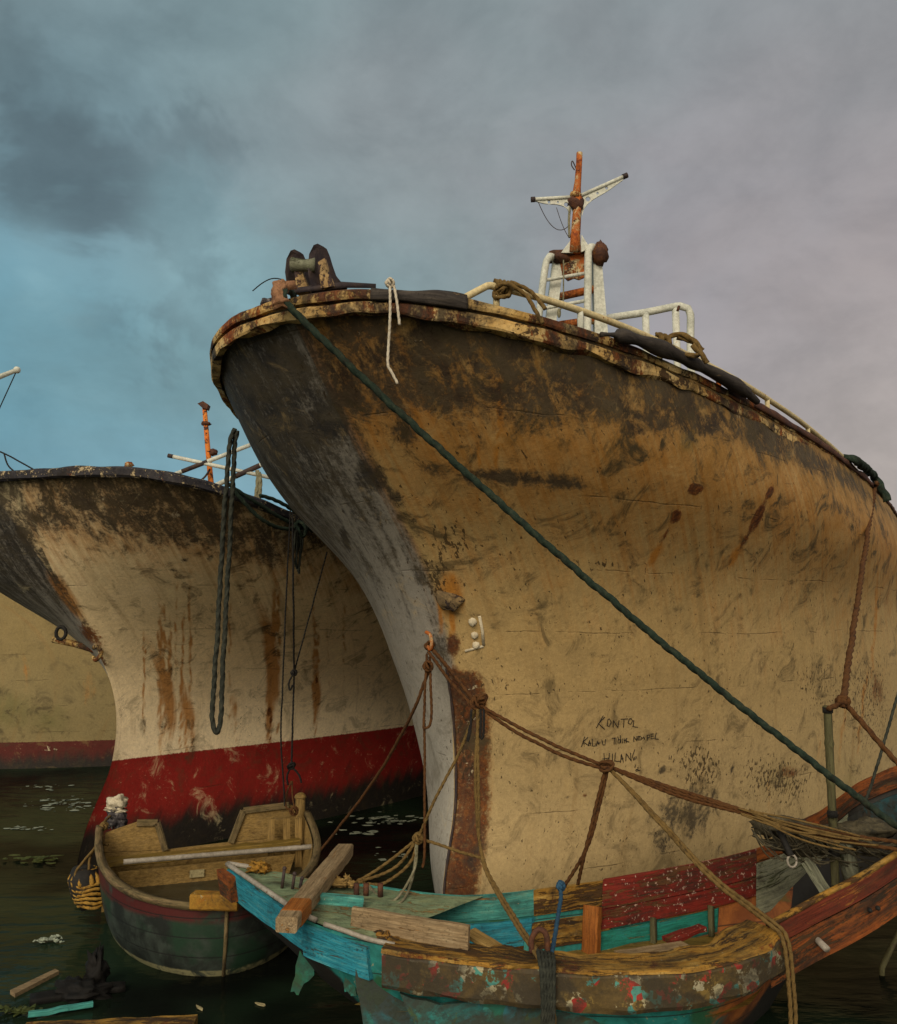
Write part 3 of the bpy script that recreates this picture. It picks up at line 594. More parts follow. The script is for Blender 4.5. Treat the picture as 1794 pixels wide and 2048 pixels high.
# stem bar: dark seam down the lower stem
st = S1.pts(np.linspace(-.05, .52, 50), np.array([.012]), 1)[:, 0]
mb = MB(); mb.tube([Vector(p)+Vector((.006, -.012, 0)) for p in st], [.009+.005*mnoise.noise(Vector(p)*8) for p in st], 6); mb.build('stem_bar', M['iron'], r1)
# rail pipe and its posts
def rail_h(u): return float(np.interp(u, [930, 985, 1167, 1315, 1500, 1600, 1700, 1735], [.03, .145, .15, .15, .15, .13, .075, .03]))
edge1 = S1.edge(930, 1735); rp = [p+Vector((-.02, .03, rail_h(pix(p)[0]))) for p in edge1]
mb = MB(); mb.tube(rp, .021, 10); rail = mb.build('railing', M['rail'], r1)
for u, mt in ((1000, 'rail'), (1168, 'pipe'), (1330, 'rail'), (1447, 'orange'), (1545, 'rail'), (1624, 'rail'), (1692, 'rail')):
    p = min(edge1, key=lambda q: abs(pix(q)[0]-u)); q = p+Vector((-.02, .03, 0))
    mb = MB(); mb.tube([q, q+Vector((0, 0, rail_h(u)))], .019, 8); mb.build('post', M[mt], rail)
# bow roller: two cheeks and a drum on a base plate
y0 = 4.98
def cheek(cu, cv, k, y, name_mat, back):
    prof = [(-13, 2), (-10, -26), (-1, -44), (7, -47), (14, -42), (20, -28), (26, -8), (33, 12), (45, 27), (56, 36), (52, 44), (24, 44), (-2, 46), (-10, 24)]
    pts = [at(cu+a*k, cv+b*k, y+max(0, a)*.004) for a, b in prof]; mb = MB(); mb.plate(pts, .05, (-.55, -.8, 0)); return mb
c1 = cheek(588, 545, .93, y0+.08, 0, 0); c2 = cheek(634, 537, 1.0, y0, 0, 0)
rl = thing('x', (0, 0, 0), None, None); bpy.data.objects.remove(rl)
mb = MB(); mb.plate([at(572, 583, y0-.02), at(690, 571, y0-.02), at(752, 572, y0+.35), at(660, 566, y0+.6), at(585, 572, y0+.4)], .03, (0, 0, 1)); roller_base = mb.build('bow_roller', M['iron'], r1)
for c_ in (c1, c2): c_.build('cheek', M['iron'], roller_base, smooth=False)
mb = MB()
for (cu, cv, y) in ((600, 560, y0+.045), (648, 548, y0-.04)):
    mb.plate([at(cu-10, cv-22, y), at(cu+3, cv-30, y), at(cu+10, cv-4, y+.01), at(cu+22, cv+26, y+.02), at(cu-4, cv+30, y)], .03, (-.3, -1, 0))
mb.build('cheek_facing', M['cheek'], roller_base, smooth=False)
mb = MB(); mb.tube([at(585, 530, y0+.04), at(592, 530, y0+.035), at(608, 531, y0+.02), at(624, 531, y0), at(630, 531, y0)], [.046, .042, .036, .040, .046], 14); mb.build('drum', M['greyinner'], roller_base)
# foremast tower
yt = 7.2
def P(u, v, y=yt): return at(u, v, y)
zb = 3.5
def drop(p, z=zb): return Vector((p.x, p.y, z))
mast = bpy.data.objects.new('foremast', None); col.objects.link(mast); mast.parent = r1; mast.location = P(1151, 503)-r1.location; mast.empty_display_size = .2
# legs
for (a, b, c_, d) in (((1105, 520), (1127, 520), (1112, 640), (1091, 640)), ((1184, 500), (1199, 498), (1211, 638), (1187, 640))):
    A, B, C, Dd = (P(*q, yt+.12) for q in (a, b, c_, d)); k = (Dd.z-zb)/(A.z-Dd.z)
    C2 = C+(C-B)*k; D2 = Dd+(Dd-A)*k; mb = MB(); mb.plate([A, B, C2, D2], .11, (0, -1, 0)); mb.build('leg', M['pipe'], mast, smooth=False)
mb = MB(); mb.plate([P(1118, 515, yt+.06), P(1168, 508, yt+.06), P(1168, 556, yt+.06), P(1158, 560, yt+.06), P(1148, 557, yt+.06), P(1136, 562, yt+.06), P(1125, 552, yt+.06)], .02, (0, -1, 0)); mb.build('rusty_web_plate', M['mastrust'], mast, smooth=False)
mb = MB()
L0 = spline([P(1108, 517, yt+.1), P(1100, 512), P(1093, 522), P(1086, 565), P(1078, 630)], .04); L0.append(L0[-1]+(L0[-1]-L0[-2]).normalized()*1.9)
mb.tube(L0, .031, 10)
L1 = spline([P(1190, 497, yt+.1), P(1182, 494), P(1177, 502), P(1176, 560), P(1175, 655)], .04); L1.append(L1[-1]+(L1[-1]-L1[-2]).normalized()*1.9)
mb.tube(L1, .033, 10); frame = mb.build('ladder_frame', M['pipe'], mast)
for a, b in (((1094, 560), (1168, 547)), ((1086, 617), (1168, 602))):
    mb = MB(); mb.tube([P(*a), P(*b)], .016, 8); mb.build('rung', M['pipe'], frame)
for a, b in (((1108, 596), (1190, 578)), ((1120, 650), (1190, 640))):
    mb = MB(); mb.tube([P(*a, yt+.1), P(*b, yt+.1)], .035, 10); mb.build('rusty_crossbar', M['mastrust'], mast)
mb = MB(); mb.bar(P(1098, 516, yt+.1), P(1198, 498, yt+.1), .14, .07, seg=12, wob=.02); mb.ball(P(1199, 508, yt+.05), (.08, .09, .10), 12, 8, .5, 5); mb.ball(P(1122, 516, yt+.05), (.08, .07, .05), 10, 7, .5, 5); mb.build('rusty_head_beam', M['rust'], mast)
mb = MB(); mb.plate([P(1122, 506), P(1143, 478), P(1146, 506)], .015, (0, -1, 0)); mb.plate([P(1161, 505), P(1163, 470), P(1180, 497)], .015, (0, -1, 0)); mb.build('gusset', M['pipe'], mast, smooth=False)
mb = MB(); mb.tube([P(1150, 505), P(1151, 470), P(1154, 425), P(1155, 395)], [.052, .042, .038, .042], 12); mb.build('pole', M['mastrust'], mast)
mb = MB(); mb.tube([P(1153, 396), P(1154, 378), P(1156, 360), P(1158, 330), P(1159, 306)], [.040, .034, .029, .027, .027], 12); mb.build('topmast', M['mastrust'], mast)
mb = MB(); mb.tube([P(1150, 396), P(1152, 388)], .052, 12); mb.build('collar', M['cap'], mast)
mb = MB(); mb.tube(spline([P(1153, 339), P(1145, 322), P(1143, 330), P(1149, 340)], .01), .005, 6); mb.build('hoop', M['iron'], mast)
def arm(tip, root, pl, holes):
    mb = MB(); mb.tube([P(*root), P(*tip)], .017, 9); a_ = mb.build('crossarm', M['pipe'], mast)
    # drilled gusset web: a strip of quads between pipe and lower curve, left open at the holes
    n = 90; up = [Vector(P(*root)).lerp(P(*tip), i/n) for i in range(n+1)]; lo_ = spline([P(*q) for q in pl], .004); lo = [lo_[min(len(lo_)-1, int(i/n*(len(lo_)-1)))] for i in range(n+1)]
    bm = MB(); m_ = 16; vs = [up[i].lerp(lo[i], j/m_) for i in range(n+1) for j in range(m_+1)]
    fs = []
    hp = [(P(*h[:2]), h[2]) for h in holes]
    for i in range(n):
        for j in range(m_):
            c_ = (vs[i*(m_+1)+j]+vs[(i+1)*(m_+1)+j+1])/2
            if all((c_-h).length > r for h, r in hp): fs.append((i*(m_+1)+j, (i+1)*(m_+1)+j, (i+1)*(m_+1)+j+1, i*(m_+1)+j+1))
    k = len(vs); vs2 = vs+[v+Vector((0, .012, 0)) for v in vs]; fs2 = fs+[tuple(x+k for x in f[::-1]) for f in fs]
    bm.add(vs2, fs2); bm.build('web', M['pipe'], a_, smooth=False)
    mb = MB(); mb.tube([Vector(P(*tip)).lerp(P(*root), .05), Vector(P(*tip)).lerp(P(*root), -.05)], .024, 9); mb.build('end_cap', M['iron'], a_)
arm((1066, 399), (1150, 394), [(1138, 425), (1132, 415), (1115, 409), (1090, 407), (1070, 402)], [(1133, 409, .022), (1116, 404, .009), (1098, 404, .014)])
arm((1250, 352), (1160, 392), [(1164, 432), (1170, 415), (1185, 400), (1215, 382), (1246, 360)], [(1176, 398, .022), (1195, 386, .010), (1213, 376, .013)])
mb = MB(); mb.ball(P(1152, 407), (.07, .06, .075), 10, 8, .5, 5); mb.build('rusted_clamp', M['rust'], mast)
mb = MB(); mb.tube(sag(P(1077, 405), P(1137, 452), .12), .0035, 5); mb.tube(sag(P(1113, 415), P(1138, 475), .03), .003, 5); mb.build('stay_wire', M['iron'], mast)
mb = MB(); mb.tube(spline([P(1140, 415), P(1138, 440), P(1139, 475)], .03), .011, 7); mb.build('halyard', M['rope_grey'], mast); mb = MB(); mb.tube(spline([P(1127, 520, yt-.06), P(1127, 560, yt-.06), P(1126, 605, yt-.06), P(1119, 622, yt-.06)], .03), .006, 6); mb.ball(P(1118, 626, yt-.06), (.018, .018, .045), 7, 5); mb.build('halyard', M['rope_grey'], mast)
# second pipe frame abaft the tower
yf = 7.6
mb = MB(); mb.tube(spline([P(1200, 640, yf), P(1230, 634, yf), P(1290, 625, yf), P(1340, 615, yf), P(1360, 612, yf), P(1376, 617, yf), P(1381, 630, yf), P(1381, 665, yf), P(1381, 712, yf)], .04), .034, 10); pf = mb.build('pipe_frame', M['pipe'], r1)
for u, v in ((1291, 626), (1351, 618)):
    mb = MB(); mb.tube([P(u, v, yf), drop(P(u, v, yf), 4.2)], .033, 10); mb.build('post', M['pipe'], pf)
mb = MB(); mb.tube([P(1381, 700, yf), drop(P(1381, 700, yf), 3.6)], .034, 10); mb.build('post', M['pipe'], pf)
mb = MB(); mb.tube([P(1355, 622, yf-.1), P(1358, 612, yf-.1)], .012, 6); mb.build('bracket', M['rust'], pf)
# towing eye, bolted pad and a filled patch on the bow
def on(sh, u, v, off=0.):
    p, n, i = sh.hit(u, v)
    if n.dot(EYE-p) < 0: n = -n
    return p+n*off
mb = MB()
e = on(S1, 868, 1272, .05); mb.tube(spline([e+Vector((-.03, 0, .05)), e+Vector((0, -.035, .03)), e+Vector((.012, -.045, -.03)), e+Vector((0, -.02, -.07)), e+Vector((-.02, 0, -.05))], .008), .013, 8); mb.build('towing_eye', M['mastrust'], r1)
mb = MB()
for (u, v, a) in ((945, 1243, .03), (949, 1270, .026), (952, 1290, .028)): mb.ball(on(S1, u, v, 0), (a, a*.7, a), 12, 8, .35, 3)
mb.tube([on(S1, 959, 1232, 0), on(S1, 965, 1262, 0), on(S1, 967, 1290, 0)], .011, 7); mb.tube([on(S1, 967, 1292, 0), on(S1, 930, 1302, 0)], .010, 7); mb.build('bolted_pad', M['plaster'], r1)
mb = MB(); c0 = on(S1, 901, 1192); mb.ball(c0, (.10, .014, .10), 18, 12, .25, 2.5); mb.build('filler_patch', M['cheek'], r1)
# handwriting on the plating, traced as brush strokes
def gp(x, y): return on(S1, 1120+x*.1339, 1400+y*.1339, .002)
strokes = [[(645, 230), (540, 418)], [(668, 252), (572, 352), (668, 438)], [(715, 285), (700, 380), (735, 395), (762, 330), (735, 278), (712, 290)], [(790, 412), (795, 300), (862, 415), (880, 300)], [(905, 285), (1012, 278)], [(955, 290), (945, 408)],
           [(1030, 285), (1015, 345), (1055, 360), (1082, 310), (1060, 272), (1030, 283)], [(1100, 300), (1090, 395), (1158, 405)],
           [(368, 545), (318, 700)], [(415, 552), (345, 625), (435, 685)], [(420, 680), (440, 600), (458, 680)], [(425, 648), (455, 645)], [(480, 578), (480, 685), (550, 680)], [(540, 670), (560, 610), (580, 668)], [(545, 645), (600, 640)], [(622, 588), (640, 668), (670, 668), (678, 585)],
           [(775, 570), (840, 565)], [(812, 568), (806, 662)], [(835, 580), (832, 660)], [(870, 560), (862, 640), (890, 640), (900, 590), (872, 590)], [(900, 525), (905, 640)], [(930, 575), (928, 645)], [(955, 570), (958, 640)], [(1000, 565), (962, 605), (1030, 625)], [(985, 640), (990, 580)],
           [(1100, 622), (1100, 540), (1145, 610), (1145, 540)], [(1205, 540), (1162, 540), (1162, 595), (1205, 592)], [(1162, 568), (1198, 566)], [(1212, 590), (1215, 550), (1232, 575), (1250, 545), (1262, 590)], [(1300, 605), (1300, 525), (1335, 520), (1335, 555), (1300, 565)], [(1395, 505), (1355, 508), (1358, 578), (1400, 572)], [(1356, 540), (1390, 538)], [(1435, 485), (1415, 580), (1472, 582)],
           [(655, 790), (662, 920)], [(735, 790), (725, 920)], [(630, 878), (738, 865)], [(780, 800), (780, 920)], [(825, 785), (815, 910), (890, 915)], [(900, 935), (915, 805), (945, 930)], [(905, 880), (945, 875)], [(980, 910), (985, 795), (1062, 912), (1050, 785)], [(1115, 735), (1080, 840), (1095, 885), (1135, 875), (1140, 845), (1112, 850), (1100, 905)],
           [(1135, 1035), (1128, 1058), (1148, 1062), (1155, 1040), (1135, 1035)], [(1160, 1000), (1165, 1055), (1195, 1045)], [(1630, 850), (1625, 888)], [(1660, 830), (1655, 885)], [(1705, 880), (1690, 930)]]
mb = MB()
for s_ in strokes:
    P_ = [gp(*q) for q in s_]
    Q = [P_[0]]
    for a, b in zip(P_, P_[1:]):
        n = max(1, int((b-a).length/.012)); Q += [a.lerp(b, k/n)+mnoise.noise_vector(a*40+Vector((k, 0, 0)))*.0012 for k in range(1, n+1)]
    mb.tube(Q, .003, 5)
mb.build('handwriting', M['ink'], S1.hull)

# ---- the second ship
S2 = Ship(-3.883, 8.125, 1.258, 4.031, 1.651, [.733, .908, 1.272, 1.252, .761, .138, -.449], [2.483, 2.505, 2.52, 2.51, 2.537, 2.57, 2.55],
          [8.38, 8.179, 7.942, 7.617, 6.497, 5.019, 3.809], [1.423, 1.308, 1.18, 1.011, .726, .427, .205], 2.007, 9.6)
r2 = thing('fishing_ship', (S2.x, S2.y, 0), 'cream ship with red boot-top and rust-streaked side, moored between the other two ships', 'ship', 'moored fishing ships')
S2.make(r2, M['hull2'], 100, 200, 100)
top = S2.depth; U = S2.uv[:, 0]
fade = np.exp(-np.clip(U-2.4, 0, None)/1.2)
S2.w1[:, BL] = np.clip(.56*np.exp(-((top-.20)/.42)**4)*fade+.3*np.exp(-((top-.1)/.2)**2), 0, .58)
S2.w1[:, BL] = np.maximum(S2.w1[:, BL], np.where(U < .05, .62*np.exp(-np.clip(top-.7, 0, None)/1.4), 0))
S2.w1[:, BR] = np.clip(.5*np.exp(-np.clip(top-.5, 0, None)/.7), 0, .5)*(U > 0)
S2.w2[:, CH-4] = .2*np.exp(-np.clip(top-.2, 0, None)/.5)
S2.w1[:, GY] = np.where(U < -.02, 1, 0)
S2.w2[:, SP-4] = .15
for a in [(40, 1060, (40, 50), (-10, 6), BR, .8), (130, 1190, (40, 60), (-12, 8), BR, .9), (175, 1270, (30, 46), (-10, 8), RU, .62), (120, 1170, (40, 60), (-8, 5), RU, .55), (205, 1320, (14, 24), (-8, 4), RU, .6),
          (335, 1380, (16, 0), (0, 130), BR, .85), (375, 1420, (18, 0), (0, 70), BR, .8), (545, 1330, (16, -6), (-14, 140), BR, .95), (540, 1420, (9, 0), (0, 60), RU, .55), (555, 1250, (8, 0), (-6, 60), RU, .35), (635, 1380, (9, 0), (0, 60), BR, .9), (632, 1370, (5, 0), (0, 36), RU, .5), (590, 1130, (40, 0), (0, 60), BR, .5), (470, 1420, (14, 0), (0, 60), BR, .5), (230, 1450, (10, 0), (0, 90), BR, .6),
          (380, 1120, (70, -4), (0, 3), BL, .75), (350, 1140, (60, -2), (0, 3), BL, .5), (210, 1080, (60, 10), (0, 20), BL, .5), (270, 1000, (150, 0), (0, 40), BL, .75), (420, 1030, (80, 10), (0, 36), BL, .7),
          (200, 1000, (60, -10), (0, 12), CH, .5), (350, 1030, (20, 0), (0, 8), CH, .7), (300, 990, (150, 0), (0, 30), CH, .35), (80, 1060, (50, 20), (0, 20), CH, .4), (640, 1240, (60, 0), (0, 60), CH, .25)]:
    S2.stain(*a)
for a in ((322, 1190, 1500, 9, BR, .8), (340, 1240, 1470, 7, BR, .9), (372, 1380, 1500, 9, BR, .95), (385, 1420, 1510, 5, BR, .8), (548, 1110, 1200, 12, BR, .6), (552, 1150, 1500, 9, BR, 1.0, -14), (541, 1290, 1500, 10, BR, 1.0, -4), (540, 1360, 1490, 4, RU, .85), (562, 1130, 1260, 5, RU, .6, -14),
          (632, 1320, 1460, 7, BR, 1.0), (632, 1340, 1400, 3, RU, .8), (590, 1080, 1300, 10, BR, .5, -30), (470, 1380, 1480, 7, BR, .7), (300, 1300, 1440, 5, BR, .5), (430, 1330, 1470, 5, BR, .45), (655, 1200, 1400, 6, BR, .5), (610, 1240, 1420, 5, BR, .5)): S2.run(*a)
for u_ in (318, 330, 352, 366, 380, 536, 546, 558, 628, 638, 460, 290, 690): S2.run(u_, rnd.uniform(1120, 1250), rnd.uniform(1400, 1505), rnd.uniform(2.5, 4.5), BR, rnd.uniform(.7, 1.0), rnd.uniform(-6, 2))
S2.finish()
wl = S2.whole()
mb = MB(); sweep(mb, wl, [(-.12, -.03), (-.12, .035), (.02, .04), (.045, .02), (.045, -.04), (.02, -.055)], .25); mb.build('gunwale', M['flakyrail'], r2, smooth=False)
mb = MB(); sweep(mb, S2.edge(-80, 40), [(-.10, -.12), (-.10, .03), (.03, .045), (.062, .02), (.062, -.12), (.02, -.15)], .15); mb.build('rusty_stem_cap', M['orange'], r2)
deck(S2, M['timber'], r2)
ym = 10.6
mb = MB(); a = P(424, 1000, ym); mb.tube([Vector((a.x, a.y, 3.0)), a, P(422, 966, ym), P(415, 890, ym), P(409, 815, ym)], [.034, .034, .034, .031, .028], 10); m2 = mb.build('mast', M['orange'], r2)
mb = MB(); mb.plate([P(397, 809, ym), P(408, 804, ym), P(419, 811, ym), P(416, 820, ym), P(406, 817, ym)], .1, (0, -1, 0)); mb.build('rusty_cap', M['rust'], m2, smooth=False)
for u_, v_, r_ in ((412, 847, (.06, .05, .03)), (426, 905, (.07, .05, .04))): mb = MB(); mb.ball(P(u_, v_, ym), r_, 10, 7, .6, 4); mb.build('rusty_fitting', M['rust'], m2, smooth=False)
mb = MB(); mb.tube(sag(P(402, 960, ym-.1), P(420, 938, ym-.1), .02), .012, 6); mb.build('chain_end', M['iron'], m2)
for a, b, r_, mt, lab in (((336, 911), (540, 955), .024, 'pipe', 'white spar'), ((330, 956), (500, 890), .026, 'pipe', 'peeling spar'), ((428, 972), (530, 926), .03, 'pipe', 'short spar')):
    mb = MB(); mb.tube([P(*a, ym-.2), P(*b, ym-.2)], r_, 9); sp = mb.build('spar', M[mt], r2, label=lab)
    A_, B_ = P(*a, ym-.2), P(*b, ym-.2); mb = MB(); q0, q1 = ((.0, .05) if a[0] == 336 else (.2, .5) if a[0] == 330 else (.42, .9))
    mb.tube([A_.lerp(B_, q0), A_.lerp(B_, q1)], r_*1.08, 9); mb.build('rusted_length', M['iron'], sp)
mb = MB(); a = on(S2, 258, 958); a = P(258, 948, 9.2); mb.tube([Vector((a.x, a.y, 3.2)), a, P(258, 935, 9.2)], .042, 9); mb.ball(P(258, 930, 9.2), (.05, .05, .035), 9, 6, .5, 5); mb.build('bollard', M['mastrust'], r2)
mb = MB()
e = on(S2, 198, 1303, .02); mb.tube(spline([e+Vector((-.05, 0, .05)), e+Vector((0, -.05, .06)), e+Vector((.05, -.05, 0)), e+Vector((0, -.05, -.07)), e+Vector((-.05, 0, -.05))], .012), .022, 8); mb.build('towing_eye', M['cap'], r2)
mb = MB(); e = P(122, 1266, 8.9); mb.tube([e+Vector((math.cos(k*.6)*.05, 0, math.sin(k*.6)*.065)) for k in range(12)], .018, 7); mb.build('hawse_ring', M['black'], r2)
mb = MB(); mb.tube([P(106, 1279, 9.6), P(150, 1288, 9.6), P(190, 1300, 9.3)], .035, 8); mb.build('stem_pipe', M['cap'], r2)

# ---- the far ship, only its side seen
S3 = Ship(-14.5, 17.4, 0.0, 3.9, .5, [.9, .9, 1.2, 1.2, .8, .2, -.5], [2.3, 2.35, 2.4, 2.42, 2.45, 2.5, 2.5], [5]*7, [1.1, 1.0, .9, .8, .7, .55, .5], 2.0, 9.7)
r3 = thing('fishing_ship', (S3.x, S3.y, 0), 'distant beige ship with dark red bottom, seen under the second ship\'s overhanging bow', 'ship')
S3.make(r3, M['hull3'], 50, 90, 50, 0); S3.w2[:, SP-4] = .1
for a in [(50, 1330, (10, 0), (0, 90), BR, .5), (20, 1420, (60, 0), (0, 60), AL, .7), (100, 1440, (60, 0), (0, 40), AL, .6), (97, 1496, (30, -2), (0, 6), CH, 1.0), (180, 1380, (30, 0), (0, 60), BR, .4)]: S3.stain(*a)
S3.finish(); deck(S3, M['timber'], r3)
mb = MB(); sweep(mb, S3.whole(), [(-.12, -.03), (-.12, .035), (.02, .04), (.045, .02), (.045, -.04), (.02, -.055)], .1); mb.build('gunwale', M['cap'], r3)
b0 = P(34, 740, 16.5); b1 = P(-120, 800, 16.5); mb = MB(); mb.tube([Vector((b1.x, b1.y, 3.4)), b1, b1+Vector((0, 0, 1.5))], .09, 9); dm = mb.build('derrick_mast', M['pipe'], r3)
mb = MB(); mb.tube([b1, b0], [.08, .045], 8); mb.ball(b0, .07, 8, 6); mb.build('derrick_boom', M['pipe'], dm)
mb = MB(); mb.tube([b0, P(-30, 880, 16.5)], .011, 5); mb.tube([b0, P(-10, 760, 16.5)], .011, 5); mb.build('topping_line', M['rope_black'], dm)

# ------------------------------------------------------------------ the tender: plump dinghy with a notched transom
rA = thing('dinghy', atz(430, 1830, 0), 'stubby dark dinghy with worn grey rim and notched tan transom, floating at lower left', 'boat')
def zl(u, v, z): return atz(u, v, z)
bowx = zl(455, 1806, .50); cx0 = Vector((bowx.x, bowx.y, 0)); tl = zl(212, 1650, .66); tr = zl(612, 1628, .72)
axis = ((tl+tr)/2-bowx); axis.z = 0; LA = axis.length; axis.normalize(); rt = Vector((axis.y, -axis.x, 0))
HW = .5*abs((tr-tl).dot(rt))
def rimA(k, side):
    """k 0 at the stem, 1 at the transom"""
    b = HW*1.06*(1-(1-min(1, k*1.0))**2.6)**.56; z = .50+.20*k**1.6
    off = ((tl+tr)/2-bowx).dot(rt)*0
    return cx0+axis*(k*LA)+rt*(b*side)+Vector((0, 0, z))
nk = 40; ks = [(i/nk)**1.7 for i in range(nk+1)]
lev = [(1.0, 1.0), (.86, 1.0), (.7, .99), (.52, .975), (.34, .95), (.18, .92), (.04, .88), (-.25, .70)]
def hullA(k, side, f, sc):
    p = rimA(k, side); c_ = cx0+axis*(k*LA); b = (p-c_).dot(rt)*sc
    return c_+axis*((1-sc)*.55*(1-k))+rt*b+Vector((0, 0, p.z*f))
vs, fs = [], []
m_ = 2*nk+1
for (f, sc) in lev:
    for i in range(m_):
        j = i-nk; vs.append(hullA(ks[abs(j)], 1 if j > 0 else -1, f, sc))
for a in range(len(lev)-1):
    for i in range(m_-1): fs.append((a*m_+i, a*m_+i+1, (a+1)*m_+i+1, (a+1)*m_+i))
m = bpy.data.materials.new('dinghy_side'); m.use_nodes = True; g = G(m.node_tree); Pn = g.coord(); z = g.xyz(Pn)[2]; n = g.noise(Pn, 4, 7, .65, .4); f = g.noise(Pn, 30, 5, .7)
zz = g.math('ADD', z, g.math('MULTIPLY_ADD', n, .12, -.06))
c = g.mix(g.step(n, .4, .62), (.010, .013, .011), (.034, .046, .038)); c = g.mix(g.step(g.noise(Pn, 2.2, 5, .6), .52, .66), c, (.010, .032, .017))
c = g.mix(g.math('MULTIPLY', g.step(zz, .36, .40), g.step(n, .7, .5)), c, (.062, .008, .007))
pl = g.math('FRACT', g.math('MULTIPLY', z, 7.5)); c = g.mix(g.step(pl, .10, .0), c, (.004, .004, .004))
c = g.mix(g.math('MULTIPLY', g.step(g.math('ADD', z, g.math('MULTIPLY_ADD', f, .02, -.01)), .048, .036), g.step(g.noise(Pn, 7, 8, .7, .6), .60, .46)), c, (.20, .19, .10))
c = g.mix(.5, c, g.mix(f, (.5, .5, .5), (1.5, 1.5, 1.5)), 'MULTIPLY'); g.bsdf(c, .6, g.math('ADD', g.math('MULTIPLY', n, .5), g.math('MULTIPLY', pl, .7)), .5, .012); M['dinghy'] = m
obj('hull', vs, fs, M['dinghy'], rA)
line = [rimA(ks[abs(j)], 1 if j > 0 else -1) for j in range(-nk, nk+1)]
mb = MB(); sweep(mb, line, [(-.03, -.03), (-.03, .008), (.024, .011), (.03, -.008), (.027, -.035)], .2); mb.build('rim', M['bargerim'], rA)
mb = MB(); vi = []
for (k, sc, z_) in [(kk*.93+.05, .90, .27) for kk in ks]: vi += [cx0+axis*(k*LA)+(rimA(k, -1)-rimA(k, -1).project(Vector((0, 0, 1)))-cx0-axis*(k*LA))*sc+Vector((0, 0, z_)), cx0+axis*(k*LA)+(rimA(k, 1)-rimA(k, 1).project(Vector((0, 0, 1)))-cx0-axis*(k*LA))*sc+Vector((0, 0, z_))]
mb.add(vi, [(2*i, 2*i+1, 2*i+3, 2*i+2) for i in range(nk)]); mb.build('floor', M['bargefloor'], rA)
def inA(a, b, z_): return cx0+axis*(a*LA)+rt*(b*HW)+Vector((0, 0, z_))
mb = MB(); pp = [inA(.42+.03*math.sin(k*2.3)+.12*math.sin(k*.7), -.12+.62*math.cos(k*math.tau/16)*.5+.3, .277) for k in range(16)]
pp = [inA(.36+.13*math.sin(k*math.tau/22)*(1+.3*math.sin(k*3.1)), .12+.42*math.cos(k*math.tau/22)*(1+.2*math.sin(k*2.2)), .278) for k in range(22)]
mb.plate(pp, .008, (0, 0, 1)); mb.build('floor_patch', M['patch'], rA)
# inside lining
vs, fs = [], []
for f, sc_ in ((.97, 1.0), (.6, .98), (.2, .92)):
    for j in range(-nk, nk+1):
        p = rimA(ks[abs(j)], 1 if j > 0 else -1); c_ = cx0+axis*(ks[abs(j)]*LA); q = hullA(ks[abs(j)], 1 if j > 0 else -1, f, sc_*.955)+axis*(.03*(1-ks[abs(j)])); q.z = p.z*f; vs.append(q)
for a in range(2):
    for i in range(m_-1): fs.append((a*m_+i, (a+1)*m_+i, (a+1)*m_+i+1, a*m_+i+1))
obj('lining', vs, fs, M['tan'], rA)
# transom: full width lower board with a tall cheek either side of the motor notch
def tp(b, z_): return inA(1.0, b, z_)
notL, notR = -.40, .24
mb = MB(); mb.plate([tp(-1.0, .0), tp(1.0, .0), tp(1.0, .50), tp(notR, .48), tp(notL, .46), tp(-1.0, .48)], .035, axis); mb.build('transom', M['tan'], rA, smooth=False)
for pts in ([tp(-1.0, .484), tp(notL-.01, .464), tp(notL-.10, .70), tp(-.70, .71), tp(-1.0, .64)], [tp(notR+.01, .484), tp(1.0, .504), tp(1.0, .74), tp(.85, .77), tp(notR+.13, .75)]):
    mb = MB(); mb.plate(pts, .035, axis); pn = mb.build('transom_cheek', M['tan'], rA, smooth=False)
    mb = MB(); q = pts[1:] if pts[0] == tp(-1.0, .484) else [pts[0], pts[4], pts[3]]
    seq = [pts[1], pts[2], pts[3]] if q is not None and pts[0] == tp(-1.0, .484) else [pts[0], pts[4], pts[3]]
    for a, b in zip(seq, seq[1:]): mb.bar(a-axis*.03, b-axis*.03, .03, .055, up=(b-a).cross(axis))
    mb.build('frame', M['bargerim'], pn, smooth=False)
mb = MB(); mb.tube([tp(.98, .35), tp(.985, .82)], [.05, .045], 9); mb.ball(tp(.985, .83), (.055, .05, .04), 9, 6, .2); mb.build('corner_post', M['tan'], rA)
mb = MB(); mb.bar(inA(.86, -.97, .45), inA(.86, .93, .49), .12, .06, seg=14, wob=.012); mb.build('thwart', M['olive'], rA, smooth=False)
mb = MB(); mb.plate([inA(.80, -.80, .26), inA(.80, .80, .26), inA(.80, .86, .42), inA(.80, -.86, .40)], .02, axis); th = mb.build('thwart_riser', M['tan'], rA, smooth=False)
for b in (-.12, .52):
    mb = MB(); mb.plate([inA(.785, b-.07, .31), inA(.785, b+.07, .31), inA(.785, b+.07, .37), inA(.785, b-.07, .37)], .006, axis); mb.build('bare_patch', M['patch'], th, smooth=False)
for b in (.62, .78, .9):
    mb = MB(); mb.bar(inA(.9-.08*(b-.6), b+.03, .12), inA(.93-.08*(b-.6), b+.03, .68), .06, .02, up=axis); mb.build('rib', M['tan'], rA, smooth=False)
mb = MB(); a = rimA(0, 1); mb.bar(zl(386, 1800, .535), zl(480, 1802, .535), .13, .10, seg=4, wob=.01); mb.build('breast_block', M['yellow'], rA, smooth=False)
mb = MB(); mb.tube([cx0+Vector((0, -.012, .45)), cx0+axis*.03+Vector((0, -.012, .22)), cx0+axis*.10+Vector((0, -.012, -.05))], .014, 7); mb.build('stem_post', M['bargerim'], rA)
